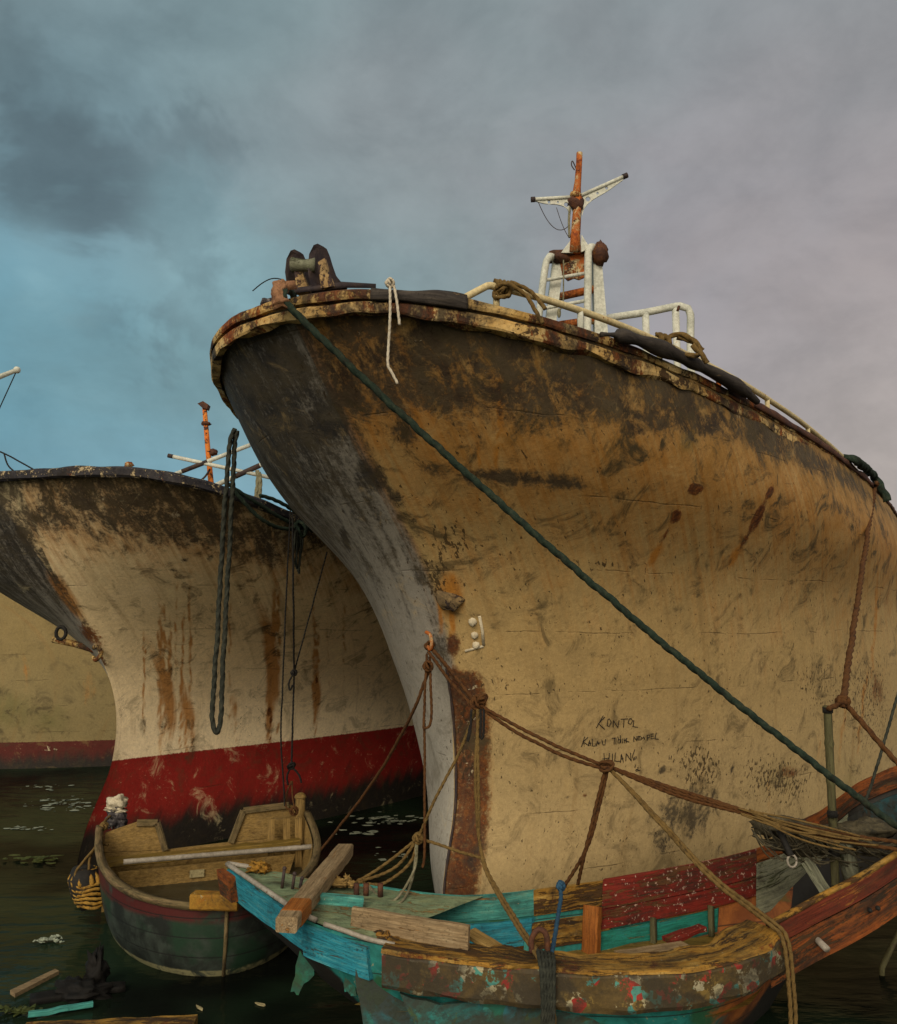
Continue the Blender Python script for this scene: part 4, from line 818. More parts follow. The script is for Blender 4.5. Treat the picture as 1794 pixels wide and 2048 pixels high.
# loose pole across the dinghy
mb = MB(); mb.tube(spline([zl(247, 1724, .52), zl(440, 1708, .52), zl(640, 1692, .53)], .1), .021, 9); mb.build('wooden_pole', M['steel'], label='long pale pole laid across the dinghy in front of its transom', cat='pole')
# fender basket on the dinghy's left
rF = thing('rope_fender', zl(178, 1810, .05), 'yellow and black ribbed bundle hanging on the left of the dinghy', 'fender')
fy = zl(188, 1745, .42).y-.02
mb = MB(); mb.tube([at(172, 1735, fy), at(170, 1752, fy), at(176, 1780, fy), at(186, 1812, fy)], [.10, .135, .13, .09], 14); mb.build('core', M['black'], rF)
mb = MB(); q = random.Random(3); f0, f1 = Vector(at(171, 1742, fy)), Vector(at(186, 1808, fy))
for row in range(6):
    t_ = .34+row*.13; c_ = f0.lerp(f1, t_); rr = .118+.02*math.sin(t_*math.pi)-.05*max(0, t_-.8)
    strand(mb, [c_+Vector((math.cos(a*.5236)*rr, math.sin(a*.5236)*rr*.9, .008*math.sin(a*1.9+row))) for a in range(13)], .0125)
for k in range(12):
    a = k/12*math.tau+q.uniform(-.1, .1); c_ = f0.lerp(f1, .02); d_ = f0.lerp(f1, .32)
    mb.tube(spline([c_+Vector((math.cos(a)*.07, math.sin(a)*.06, .02)), c_.lerp(d_, .5)+Vector((math.cos(a)*.128, math.sin(a)*.115, 0)), d_+Vector((math.cos(a)*.128, math.sin(a)*.115, -.01))], .02), .02, 8)
mb.build('yellow_lashing', M['yellow_fender'], rF)
rope('lashing', [zl(205, 1672, .66), at(186, 1700, fy-.05), at(165, 1725, fy-.08), at(150, 1750, fy-.1), at(160, 1790, fy-.1)], .010, M['rope_tan'], 'thin tan lashing holding the yellow ribbed fender to the dinghy', twist=False, extra=[[at(192, 1695, fy), at(180, 1715, fy-.06), at(178, 1740, fy-.12)]])
# rag bundle on the dinghy's corner
mb = MB(); c_ = zl(233, 1600, .86)
mb.ball(c_+Vector((.01, 0, -.02)), (.085, .07, .06), 22, 14, .75, 2.2); mb.ball(c_+Vector((-.02, 0, -.07)), (.075, .06, .022), 18, 10, .9, 2.6); mb.ball(c_+Vector((.05, -.02, -.09)), (.05, .04, .012), 12, 8, .8, 3); rg = mb.build('rag_bundle', M['cloth_white'], label='dirty white cap and rags tied over the dinghy\'s left corner', cat='rags')
mb = MB(); mb.ball(c_+Vector((.01, .0, -.13)), (.08, .06, .07), 22, 14, 1.0, 2.4); mb.ball(c_+Vector((.05, 0, -.19)), (.05, .04, .07), 18, 12, 1.0, 3); mb.ball(c_+Vector((-.04, 0, -.18)), (.04, .03, .06), 16, 10, 1.0, 3); mb.build('dark_rag', M['cloth_dark'], rg)
rope('lashing', [c_+Vector((-.03, -.03, -.12)), zl(205, 1650, .70), zl(203, 1680, .62), zl(215, 1690, .6)], .012, M['rope_tan'], 'tan cord knotted on the dinghy\'s left rim under the white rags', twist=False, knots=[(zl(208, 1652, .70), .03), (zl(200, 1690, .60), .03)])

# ------------------------------------------------------------------ the long weathered boat in front
rB = thing('wooden_boat', atz(1200, 1900, 0), 'long peeling wooden boat in turquoise, red and ochre in front of the big ship', 'boat')
near = [(455, 1735, .80), (530, 1786, .77), (610, 1838, .74), (690, 1868, .69), (760, 1890, .66), (900, 1912, .62), (1080, 1930, .60), (1300, 1936, .60), (1450, 1912, .62), (1530, 1866, .67), (1640, 1805, .78), (1740, 1752, .93), (1900, 1650, 1.2), (2040, 1570, 1.42)]
far = [(455, 1735, .80), (545, 1748, .78), (640, 1762, .75), (690, 1768, .72), (736, 1774, .70), (869, 1793, .68), (986, 1794, .67), (1199, 1767, .68), (1350, 1742, .71), (1510, 1706, .77), (1640, 1650, .90), (1730, 1585, 1.10), (1860, 1545, 1.3), (2040, 1570, 1.42)]
nearW = [atz(*q) for q in near]; farW = [atz(*q) for q in far]
def arc(P_, n=120):
    Q = spline(P_, .01); d = [0]
    for a, b in zip(Q, Q[1:]): d.append(d[-1]+(b-a).length)
    out = []
    for i in range(n+1):
        t = d[-1]*i/n; k = min(len(Q)-2, max(0, np.searchsorted(d, t)-1)); out.append(Q[k].lerp(Q[k+1], (t-d[k])/max(1e-9, d[k+1]-d[k])))
    return out
NL, FL = arc(nearW), arc(farW)
def nearest(L, u): return min(range(len(L)), key=lambda i: abs(pix(L[i])[0]-u))
def sub(L, u0, u1): 
    a, b = nearest(L, u0), nearest(L, u1); return L[a:b+1]
def keel(i):
    c_ = (NL[i]+FL[i])/2; k = i/120; zt = min(NL[i].z, FL[i].z); e = max(0, min(1, (.34-k)/.34)); e2 = max(0, min(1, (k-.52)/.16))
    zk = -.3+(zt-.17+.3)*(e**.75); zk = zk+(NL[i].z-.42-zk)*(e2*e2*(3-2*e2))
    return Vector((c_.x, c_.y, zk))
vs, fs = [], []; K_ = 9
for i in range(121):
    k_ = keel(i)
    for j in range(K_):                     # outer near side gunwale -> keel -> far gunwale
        t = j/(K_-1)
        a = NL[i]; bz = a.z+(k_.z-a.z)*t**1.15; w_ = (1-t**2.6); vs.append(Vector((k_.x+(a.x-k_.x)*w_, k_.y+(a.y-k_.y)*w_, bz)))
    for j in range(1, K_):
        t = 1-j/(K_-1); a = FL[i]; bz = a.z+(k_.z-a.z)*t**1.15; w_ = (1-t**2.6); vs.append(Vector((k_.x+(a.x-k_.x)*w_, k_.y+(a.y-k_.y)*w_, bz)))
n_ = 2*K_-1
fs = [(i*n_+j, i*n_+j+1, (i+1)*n_+j+1, (i+1)*n_+j) for i in range(120) for j in range(n_-1)]
shade_mask = []  # painted shade: weights for hull underside, ends and far inner side
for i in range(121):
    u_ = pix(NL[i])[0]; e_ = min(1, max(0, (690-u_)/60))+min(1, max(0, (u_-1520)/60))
    for j in range(2*K_-1): t = min(j, 2*K_-2-j)/(K_-1); shade_mask.append(.95 if j >= K_ and u_ > 1480 else e_*max(0, min(1, (t-.30)/.2)) if e_ > 0 else max(0, min(1, (t-.62)/.3)))
m = bpy.data.materials.new('long_boat_side'); m.use_nodes = True; g = G(m.node_tree); Pn = g.coord(); X, Y, Z = g.xyz(Pn); n = g.noise(Pn, 6, 8, .68, .5); f = g.noise(Pn, 36, 5, .7)
xe = g.math('ADD', X, g.math('MULTIPLY_ADD', n, .5, -.25))
c = g.mix(g.step(n, .4, .6), (.010, .13, .12), (.02, .21, .20)); c = g.mix(g.step(g.noise(Pn, 3, 6, .6), .5, .62), c, (.02, .10, .05)); c = g.mix(g.step(f, .62, .68), c, (.25, .23, .14))
o = g.mix(g.step(n, .4, .6), (.17, .05, .012), (.30, .10, .02)); o = g.mix(g.step(g.noise(Pn, (2, 2, 8), 7, .65), .55, .66), o, (.13, .085, .02)); o = g.mix(g.step(f, .64, .7), o, (.05, .03, .012))
c = g.mix(g.step(xe, .28, .40), c, o)
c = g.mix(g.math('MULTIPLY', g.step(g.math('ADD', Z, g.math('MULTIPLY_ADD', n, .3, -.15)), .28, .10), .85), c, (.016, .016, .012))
k_shade = g.attr('bottom')[0]; c = g.mix(g.step(g.math('MULTIPLY_ADD', n, .8, k_shade), .72, .95), c, (.010, .009, .007))  # shade put into the hull colour as near-black through this mask
pl = g.math('FRACT', g.math('MULTIPLY', Z, 6.0)); c = g.mix(g.step(pl, .07, .0), c, (.01, .008, .006))
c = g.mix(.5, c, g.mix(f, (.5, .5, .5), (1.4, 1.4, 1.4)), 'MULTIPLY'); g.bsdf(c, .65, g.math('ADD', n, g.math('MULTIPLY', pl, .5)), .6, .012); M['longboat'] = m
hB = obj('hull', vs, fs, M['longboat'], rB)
hB.data.attributes.new('bottom', 'FLOAT_COLOR', 'POINT').data.foreach_set('color', np.array([(x, x, x, 1) for x in shade_mask], np.float32).ravel())
# floor boards
a0, a1 = nearest(NL, 700), nearest(NL, 1800)
vs = []; 
for i in range(a0, a1+1):
    A_, B_ = NL[i], FL[i]; z_ = max(.30, keel(i).z+.07); tb_ = .06 if keel(i).z < .1 else .24
    for t in (tb_, .3, .5, .7, 1-tb_): q = A_.lerp(B_, t); vs.append(Vector((q.x, q.y, z_+.03*mnoise.noise(q*4))))
obj('floor', vs, [(i*5+j, i*5+j+1, (i+1)*5+j+1, (i+1)*5+j) for i in range(a1-a0) for j in range(4)], M['olive'], rB)
# gunwales
def inward(i, s_): d = (FL[i]-NL[i]); d.z = 0; return d.normalized()*s_
def strake(L, u0, u1, sgn, z0, z1, o0, o1, mat, name, wob=.1, th=.03, label=None):
    """a board along a gunwale: from height z0 to z1 below it, inset o0 at the top and o1 at the bottom"""
    a, b = nearest(L, u0), nearest(L, u1); vs = []
    for i in range(a, b+1):
        d = inward(min(118, max(2, i)), sgn); p = L[i]; k = mnoise.noise(p*4)*wob*.04
        vs += [p+d*o0+Vector((0, 0, z0+k)), p+d*(o0+th)+Vector((0, 0, z0+k)), p+d*(o1+th)+Vector((0, 0, z1+k)), p+d*o1+Vector((0, 0, z1+k))]
    gc = [Vector(((i-a)*.045, h_, o_)) for i in range(a, b+1) for (h_, o_) in ((z0, 0), (z0, th), (z1, th), (z1, 0))]
    n = b-a; fs = [(i*4+j, i*4+(j+1)%4, (i+1)*4+(j+1)%4, (i+1)*4+j) for i in range(n) for j in range(4)]+[(0, 1, 2, 3), (n*4+3, n*4+2, n*4+1, n*4)]
    return obj(name, vs, fs, mat, rB, smooth=False, label=label, gc=gc)
strake(FL, 640, 1072, -1, .02, -.135, .0, .0, M['turq'], 'inwale', label='turquoise inner gunwale board')
strake(FL, 1072, 1205, -1, .02, -.14, .0, .0, M['ochre'], 'inwale', label='ochre inner gunwale board')
strake(FL, 1205, 1515, -1, .03, -.15, .0, .03, M['redplank'], 'inwale', label='upper red inner board')
strake(FL, 1205, 1515, -1, -.155, -.275, .035, .05, M['redplank'], 'inwale', label='lower red inner board')
strake(FL, 1515, 1860, -1, .03, -.06, .0, .0, M['orangewood'], 'inwale', label='orange bow gunwale board')
strake(FL, 1560, 1900, 1, .10, -.10, .0, .0, M['orangewood'], 'bow_bulwark', .3)
strake(FL, 1000, 1230, -1, -.18, -.34, .02, .05, M['ochre'], 'stringer')
strake(FL, 900, 1075, -1, -.15, -.30, .02, .06, M['cyan'], 'lining_board')
strake(FL, 1215, 1440, -1, -.29, -.43, .05, .10, M['greeninner'], 'lining_board')
strake(FL, 1515, 1700, -1, -.07, -.40, .02, .12, M['greyinner'], 'lining_board')
strake(FL, 1700, 1860, -1, -.10, -.50, .05, .14, M['darkblue'], 'lining_board')
for u in (1192,):
    i = nearest(FL, u); p = FL[i]; d = inward(i, -1); mb = MB(); mb.bar(p+d*.08+Vector((0, 0, -.12)), p+d*.16+Vector((.01, 0, -.44)), .11, .07, up=d, seg=5, wob=.008); mb.build('frame_post', M['orangepost'], rB, smooth=False)
for u, mt in ((1065, 'turq'), (1310, 'bamboo'), (1418, 'bamboo'), (975, 'cyan')):
    i = nearest(FL, u); p = FL[i]; d = inward(i, -1); mb = MB(); mb.bar(p+d*.09+Vector((0, 0, -.26)), p+d*.17+Vector((.02, 0, -.44)), .035, .05, up=d, seg=4, wob=.006); mb.build('rib', M[mt], rB)
# near wale: heavy flaking rubbing timber, ends square
a, b = nearest(NL, 765), nearest(NL, 1540); ln = NL[a:b+1]
pf_ = [(.10, .012), (.112, -.01), (.108, -.16), (.095, -.185), (-.02, -.19), (-.03, .01)]
mb = MB(); sweep(mb, ln, pf_, .10); wale = mb.build('wale', M['waleface'], rB, smooth=False)
mb = MB(); sweep(mb, ln, [(.115, .008), (.10, .026), (-.15, .022), (-.16, .0)], .4); mb.build('wale_top', M['ochre'], wale, smooth=False)
mb = MB(); c_ = atz(800, 1912, .60)
for (u, v, z_, r) in ((770, 1890, .62, (.10, .08, .08)), (810, 1905, .58, (.09, .07, .09)), (790, 1950, .45, (.08, .07, .11)), (850, 1912, .58, (.10, .06, .06))): mb.ball(atz(u, v, z_), r, 16, 10, .5, 3)
mb.build('rotted_knee', M['rawrot'], rB)
# near side beyond the wale end: upper plank and flared orange plank
strake(NL, 1535, 1990, -1, .025, -.10, -.015, -.03, M['darkred'], 'sheer_plank', .1, .035, label='dark red sheer plank')
strake(NL, 1535, 1990, -1, -.105, -.31, -.03, -.05, M['orangewood'], 'sheer_plank', .2, .04, label='wide orange sheer plank')
mb = MB(); mb.tube([p+inward(min(118, max(2, i)), 1)*.0+Vector((0, 0, .03)) for i, p in enumerate(NL) if i >= nearest(NL, 1535) and i < 119], .020, 7); mb.build('rail_edge', M['ochre'], rB)
# foredeck
i1 = nearest(NL, 740); vs = []
for i in range(0, i1+1):
    for t in (0, .25, .5, .75, 1): q = NL[i].lerp(FL[i], t); vs.append(q+Vector((0, 0, .012+.012*mnoise.noise(q*5))))
obj('foredeck', vs, [(i*5+j, i*5+j+1, (i+1)*5+j+1, (i+1)*5+j) for i in range(i1) for j in range(4)], M['deckgreen'], rB)
mb = MB(); mb.tube([p+Vector((0, -.01, .025)) for p in sub(NL, 455, 640)], .016, 8); mb.tube([p+Vector((0, 0, .025)) for p in sub(FL, 455, 520)], .016, 8); mb.tube([p+Vector((0, -.01, .02)) for p in sub(NL, 645, 790)], .014, 8); mb.build('edge_trim', M['steel'], rB)
strake(NL, 462, 604, -1, .0, -.17, .0, -.03, M['cyan'], 'fascia_board', .3, .03)
strake(NL, 606, 735, -1, -.02, -.20, -.0, -.03, M['cyan'], 'fascia_board', .4, .03)
strake(NL, 455, 476, -1, .0, -.16, .03, .0, M['orangewood'], 'stem_block', .2, .05)
strake(FL, 620, 720, -1, .03, -.10, .30, .30, M['turq'], 'coaming', .1, .04)
mb = MB(); a = atz(625, 1790, .80); b = atz(724, 1800, .76); mb.bar(a-Vector((0, 0, .05)), b-Vector((0, 0, .05)), .06, .13, seg=5, wob=.006); mb.build('deck_beam', M['turq'], rB, smooth=False)
def broken(pts, y, mat, th=.03):
    mb = MB(); Q = []
    for i, (u, v) in enumerate(pts):
        u2, v2 = pts[(i+1) % len(pts)]; Q.append(at(u, v, y))
        for t in (.33, .66): Q.append(at(u+(u2-u)*t+rnd.uniform(-4, 4), v+(v2-v)*t+rnd.uniform(-4, 4), y))
    mb.plate(Q, th, (0, -1, 0)); return mb.build('broken_plank', mat, rB, smooth=False)
broken([(602, 1872), (640, 1880), (640, 1930), (618, 1960), (598, 1988), (582, 1982), (592, 1930)], 5.38, M['skeg'])
broken([(630, 1880), (740, 1915), (760, 1975), (720, 1958), (690, 1935), (655, 1935), (640, 1925)], 5.28, M['skeg'])
broken([(690, 1925), (712, 1930), (714, 1990), (690, 1982)], 5.22, M['skeg'])
broken([(712, 1935), (790, 1975), (900, 2030), (960, 2060), (1100, 2110), (740, 2110), (720, 2000)], 5.12, M['lowhull'])
broken([(800, 1985), (880, 2008), (1010, 2000), (1100, 2020), (1180, 2030), (1250, 2100), (860, 2100)], 4.98, M['lowhull'])
# fittings
for (u, v, u2, v2) in ((569, 1737, 564, 1776), (589, 1748, 585, 1778), (604, 1757, 600, 1775)):
    b_ = atz(u2, v2, .78); t_ = at(u, v, b_.y); mb = MB(); mb.tube([b_, t_], .010, 7); mb.ball(t_, .014, 7, 5); mb.build('rod', M['iron'], rB)
mb = MB(); b_ = atz(1082, 1905, .63); mb.tube(spline([b_+Vector((-.05, 0, 0)), b_+Vector((-.05, 0, .07)), b_+Vector((-.01, 0, .12)), b_+Vector((.03, 0, .09)), b_+Vector((.035, 0, 0))], .01), .016, 8); mb.build('iron_staple', M['rust'], rB)
mb = MB(); b_ = atz(716, 1790, .72)
for k in (-.04, .02, .11): mb = MB(); mb.tube([b_+Vector((k+.03, 0, -.02)), b_+Vector((k+.03, 0, .07))], .018, 8); mb.build('rusty_bolt', M['rust'], rB)
mb = MB(); p0 = NL[nearest(NL, 1625)]; mb.tube([p0+Vector((.0, .06, -.19)), p0+Vector((.015, -.10, -.21))], .02, 9); mb.build('drain_spigot', M['steel'], rB)
mb = MB(); p0 = NL[nearest(NL, 1735)]; mb.ball(p0+Vector((0, -.045, -.16)), (.014, .02, .014), 8, 6); mb.build('bolt_hole', M['black'], rB); mb = MB(); mb.ball(p0+Vector((.05, -.04, -.15)), (.014, .02, .014), 8, 6); mb.build('bolt_hole', M['black'], rB)
# loose timbers lying on and in the boat
mb = MB(); A_ = atz(690, 1700, .83); B_ = atz(572, 1850, .80); mb.bar(A_, B_, .12, .085, seg=16, wob=.006); tb = mb.build('timber_beam', M['timber'], smooth=False, label='heavy grey square timber lying across the turquoise foredeck', cat='timber')
mb = MB(); mb.bar(A_.lerp(B_, .80), A_.lerp(B_, .93), .128, .093, seg=3); mb.build('rust_stained_band', M['orangepost'], tb, smooth=False)
mb = MB(); A_ = atz(704, 1836, .745); B_ = atz(938, 1876, .70); mb.bar(A_, B_, .035, .13, seg=18, wob=.005); mb.build('loose_plank', M['timber'], smooth=False, label='bare brown plank standing on edge along the near rail, left of centre', cat='plank', group='loose planks')
mb = MB(); A_ = atz(1238, 1912, .46); B_ = atz(1372, 1892, .46); mb.bar(A_, B_, .11, .03, seg=10, wob=.005); mb.build('loose_plank', M['timber'], smooth=False, label='short grey plank lying inside the boat below the red boards', cat='plank', group='loose planks')
mb = MB(); A_ = atz(1335, 1880, .42); B_ = atz(1405, 1855, .46); mb.bar(A_, B_, .09, .03, seg=6, wob=.01); mb.build('loose_plank', M['redplank'], smooth=False, label='broken reddish board beside the short grey plank', cat='plank', group='loose planks')
mb = MB(); A_ = atz(940, 1865, .66); B_ = atz(1010, 1908, .6); mb.bar(A_, B_, .10, .03, seg=6, wob=.01); mb.build('loose_plank', M['tan'], smooth=False, label='small tan board leaning at the right end of the edge-on plank', cat='plank', group='loose planks')
mb = MB(); A_ = at(1672, 1792, 5.65); B_ = at(1655, 1412, 5.6); n = 40; mb.tube([A_.lerp(B_, i/n) for i in range(n+1)], [.025+(.005 if i % 8 == 0 else 0) for i in range(n+1)], 10); bp = mb.build('bamboo_pole', M['bamboo'], label='tall upright bamboo pole standing in the boat at right', cat='pole')
for v in (1420, 1628, 1705, 1780): mb = MB(); c_ = at(1655+(v-1412)*.045, v, 5.6); mb.tube([c_+Vector((0, 0, -.018)), c_+Vector((0, 0, .018))], .031, 10); mb.build('binding', M['rope_black'], bp)
mb = MB(); A_ = at(1706, 1768, 5.72); B_ = at(1690, 1690, 5.72); mb.tube([A_, A_.lerp(B_, .5), B_], [.05, .055, .05], 10); mb.ball(B_, (.055, .055, .03), 10, 6, .3); mb.build('mooring_post', M['greyinner'], label='thick grey post end beside the bamboo pole', cat='post')
mb = MB(); A_ = at(1660, 1795, 5.5); B_ = at(1612, 1722, 5.6); mb.bar(A_, B_, .08, .04, seg=8, wob=.006); mb.build('loose_plank', M['greyinner'], smooth=False, label='grey slanting board leaning left of the bamboo pole', cat='plank', group='loose planks')
# nets under the bow
mb = MB(); q = random.Random(11)
for k in range(60):
    u = q.uniform(1500, 1720); a = at(u, 1640+q.uniform(0, 34)+(u-1500)*.08, 5.62+q.uniform(-.05, .12)); b = at(u+q.uniform(20, 140), 1675+q.uniform(0, 60), 5.55+q.uniform(-.05, .2))
    strand(mb, sag(a, b, q.uniform(.01, .08), 6), .0045, False, .03)
for (u, v, r) in ((1560, 1650, (.16, .12, .05)), (1640, 1668, (.22, .12, .05)), (1530, 1655, (.06, .08, .06)), (1730, 1660, (.2, .12, .06)), (1600, 1690, (.2, .15, .06))): mb.ball(at(u, v, 5.85), r, 18, 10, .6, 3)
mb.build('fishing_net', M['net'], label='tangled dark fishing net heaped under the orange bow', cat='net')
mb = MB(); e = at(1584, 1722, 5.5); mb.tube([e+Vector((math.cos(k*.52)*.028, 0, math.sin(k*.52)*.036)) for k in range(13)], .007, 7); sh_ = mb.build('shackle', M['steel'], label='steel shackle hanging on a dark strap below the net', cat='shackle')
mb = MB(); mb.tube(spline([at(1558, 1660, 5.56), at(1572, 1690, 5.53), at(1582, 1712, 5.5)], .02), .02, 8); mb.build('strap', M['black'], sh_)
# rags and litter on the foredeck
mb = MB(); q = random.Random(5)
for k in range(9): mb.ball(atz(490+q.uniform(-14, 40), 1733+q.uniform(-3, 8), .815), (q.uniform(.02, .05), q.uniform(.02, .04), q.uniform(.010, .022)), 16, 10, 1.5, 2.6)
mb.build('rag', M['yellow'], label='crumpled orange litter on the foredeck tip', cat='litter')
mb = MB()
for k in range(9): mb.ball(atz(688+q.uniform(-22, 26), 1762+q.uniform(-4, 6), .77), (q.uniform(.02, .055), q.uniform(.02, .045), q.uniform(.010, .026)), 16, 10, 1.5, 2.6)
mb.build('rag', M['tan'], label='pale crumpled rag at the foredeck\'s far edge under the rope ends', cat='rag')

# ------------------------------------------------------------------ ropes
tip = min(S1.edge(500, 900), key=lambda p: abs(pix(p)[0]-572))
mb = MB(); wr = [tip+Vector((-.02, -.03, .09)), tip+Vector((-.03, -.075, .03)), tip+Vector((-.01, -.09, -.05))]
mb.tube(spline(wr, .006), .043, 28); mb.v = [v+mnoise.noise_vector(v*30)*.013+mnoise.noise_vector(Vector((v.x*70, v.y*70, v.z*18)))*.009 for v in mb.v]
mb.plate([tip+Vector((-.05, -.10, -.02)), tip+Vector((.02, -.115, -.02)), tip+Vector((.03, -.11, -.075)), tip+Vector((.0, -.112, -.06)), tip+Vector((-.05, -.105, -.085))], .008)
mb.plate([tip+Vector((-.03, -.06, .10)), tip+Vector((.05, -.04, .115)), tip+Vector((.06, .0, .08)), tip+Vector((.01, -.06, .05))], .008); mb.build('rag', M['cloth'], label='brown rag wrapped round the green rope at the bow tip', cat='rag')
end = at(1830, 1678, 5.3)
g0 = tip+Vector((0, -.10, -.03))
rope('mooring_rope', [g0.lerp(end, i/14)-Vector((0, 0, .11*4*(i/14)*(1-i/14))) for i in range(15)], .0205, M['rope_green'], 'long green rope running diagonally from the bow tip down to the right', extra=[[tip+Vector((.0, .2, .12)), tip+Vector((-.01, -.02, .085)), tip+Vector((0, -.085, .03)), g0]])
y_ = 6.75
lp = [(470, 858, y_), (461, 880, y_-.06), (456, 930, y_-.1), (447, 1050, y_-.1), (436, 1250, y_-.1), (426, 1400, y_-.1), (425, 1440, y_-.1), (432, 1465, y_-.1), (440, 1450, y_-.1), (443, 1400, y_-.1), (449, 1270, y_-.1), (460, 1080, y_-.1), (467, 940, y_-.08), (470, 885, y_-.03), (476, 862, y_)]
rope('mooring_rope', [at(*q) for q in lp], .0185, M['rope_dark'], 'thick doubled dark rope hanging in a long loop left of the big bow')
lp = [(514, 940), (516, 960), (511, 1000), (509, 1035), (514, 1046), (520, 1036), (519, 1000), (521, 960), (517, 944)]
rope('mooring_rope', [at(u, v, 9.6) for u, v in lp], .022, M['rope_grey'], 'short doubled grey rope looped over the second ship\'s spar')
e2 = S2.edge(380, 720)
def h2(u, v, dy=0):
    """a point just outside the second ship's rail on the sight line (u, v)"""
    return at(u, v, min(e2, key=lambda p: abs(pix(p)[0]-u)).y-.10-dy)
rope('mooring_rope', [h2(u, v) for u, v in ((455, 968), (480, 985), (520, 1010), (560, 1035), (600, 1052), (640, 1066))], .018, M['rope_green'], 'slack green rope along the second ship\'s rail',
     extra=[[h2(u, v, .05) for u, v in ((462, 975), (495, 1012), (525, 1040), (555, 1055), (592, 1058), (600, 1050))], [h2(u, v, .03) for u, v in ((520, 990), (550, 1000), (585, 1020), (610, 1040))]], knots=[(h2(600, 1058, .06), .075)])
mb = MB()
for k in range(5): strand(mb, [h2(592+k*3, 1060, .1), h2(589+k*4, 1085, .1), h2(586+k*3+(k % 2)*4, 1115+k*3, .1), h2(590+k*2, 1128+5*k, .1)], .012, False)
mb.build('frayed_rope_end', M['rope_dark'], label='frayed dark rope end dangling from the knot on the second ship\'s rail', cat='rope')
def fall(a, pts):
    """a line falling from the rail point a to a lower end, its depth eased between them"""
    y0_, y1_ = a.y, pts[-1][2]; v0_ = pix(a)[1]; v1_ = pts[-1][1]
    return [a]+[at(u, v, y0_+(y1_-y0_)*(v-v0_)/(v1_-v0_)) for u, v, _ in pts]
rope('line', fall(h2(581, 1020, .1), [(572, 1200, 0), (565, 1380, 0), (562, 1480, 0), (570, 1612, 8.1)]), .0075, M['rope_black'], 'thin dark line hanging straight down the second ship\'s side, leftmost', twist=False)
kA = at(588, 1345, 8.45); kB = at(583, 1532, 8.2)
rope('line', [h2(585, 1025, .1), h2(586, 1100, .4).lerp(kA, .3), kA, kA.lerp(kB, .5), kB], .009, M['rope_black'], 'dark line with a knotted black hook hanging above the dinghy\'s transom', twist=False, knots=[(kA, .03), (kB, .04)],
     extra=[[kA, at(578, 1365, 8.4), at(580, 1380, 8.4), at(586, 1370, 8.4)], [kB, at(574, 1552, 8.2), at(576, 1570, 8.2)], [kB, at(598, 1550, 8.2), at(603, 1566, 8.2)]])
rope('line', [h2(654, 1104, .1), h2(654, 1104, .1).lerp(kA, .5), kA], .0075, M['rope_black'], 'dark line slanting from the second ship\'s rail to the hanging knot', twist=False)
rope('line', [at(583, 1562, 8.2), at(574, 1585, 8.15), at(572, 1612, 8.1), at(580, 1620, 8.1)], .008, M['rope_brown'], 'short brown loop tying the hook to the dinghy\'s transom', twist=False, extra=[[at(584, 1562, 8.2), at(585, 1590, 8.15), at(590, 1622, 8.1)]], knots=[(at(588, 1622, 8.1), .04)])
# white cord at the bow
e0 = min(S1.edge(700, 900), key=lambda p: abs(pix(p)[0]-780))
def hang(u, v): return at(u, v, e0.y-.10)
rope('cord', [e0+Vector((0, .05, .07)), e0+Vector((0, -.07, .04)), hang(780, 610), hang(779, 660), hang(776, 725), hang(784, 745), hang(795, 768)], .0075, M['cord_white'], 'white cord knotted on the bow rail, its end hanging down', knots=[(e0+Vector((0, -.08, .03)), .025)], extra=[[e0+Vector((.02, -.08, .02)), hang(793, 600), hang(799, 650)]])
c_ = tip
rope('wire', [at(583, 574, 5.05), at(565, 560, 5.03), at(545, 557, 5.0), at(525, 566, 5.0), at(505, 582, 5.0)], .0035, M['rope_black'], 'thin stiff wire curling out from the bow roller', 'wire', twist=False)
mb = MB(); mb.ball(at(538, 608, 5.1), (.05, .06, .03), 12, 8, .5, 3); mb.tube(sag(at(528, 616, 5.15), at(550, 600, 5.08), -.01), .02, 7); mb.build('rag', M['cloth_dark'], label='small dark rag on the rail left of the bow tip', cat='rag')
# rope turns on the railing
def wraps(u, n, r, R_, mat, label, tail):
    i = min(range(len(rp)), key=lambda k: abs(pix(rp[k])[0]-u)); p = rp[i]; t = (rp[min(len(rp)-1, i+2)]-rp[max(0, i-2)]).normalized(); e1 = Vector((0, 0, 1)); e2 = t.cross(e1)
    pts = [p+t*((k/(n*8))-.5)*n*r*2.0+(e1*math.cos(k*math.tau/8)+e2*math.sin(k*math.tau/8))*(R_+.006*mnoise.noise(Vector((k, u, 0)))) for k in range(n*8+1)]
    mb = MB(); strand(mb, pts, r)
    for q in tail: strand(mb, [p+Vector(x) for x in q], r)
    knot(mb, p+Vector((0, -.03, -.02)), R_*1.25, r*.9, int(u)); mb.build('rope', mat, label=label, cat='rope')
wraps(1004, 4, .012, .036, M['rope_tan'], 'pale rope knotted round the front end of the white rail', [[(.03, -.03, .02), (.13, -.02, -.05), (.17, -.03, -.12), (.22, -.04, -.22)], [(.04, -.02, .03), (.16, 0, -.02), (.24, -.02, -.13)], [(-.05, -.02, -.03), (-.04, -.04, -.07), (.04, -.05, -.06)]])
wraps(1325, 3, .017, .042, M['rope_tan'], 'thick tan rope wound round the white rail below the pipe frame', [[(.03, 0, .03), (.12, -.02, .05), (.22, -.04, -.02), (.22, -.05, -.09), (.14, -.05, -.10), (.02, -.04, -.08)], [(.18, -.05, -.03), (.24, -.06, -.10), (.27, -.05, -.15)], [(.1, 0, .04), (.2, -.02, .0), (.25, -.03, -.06)]])
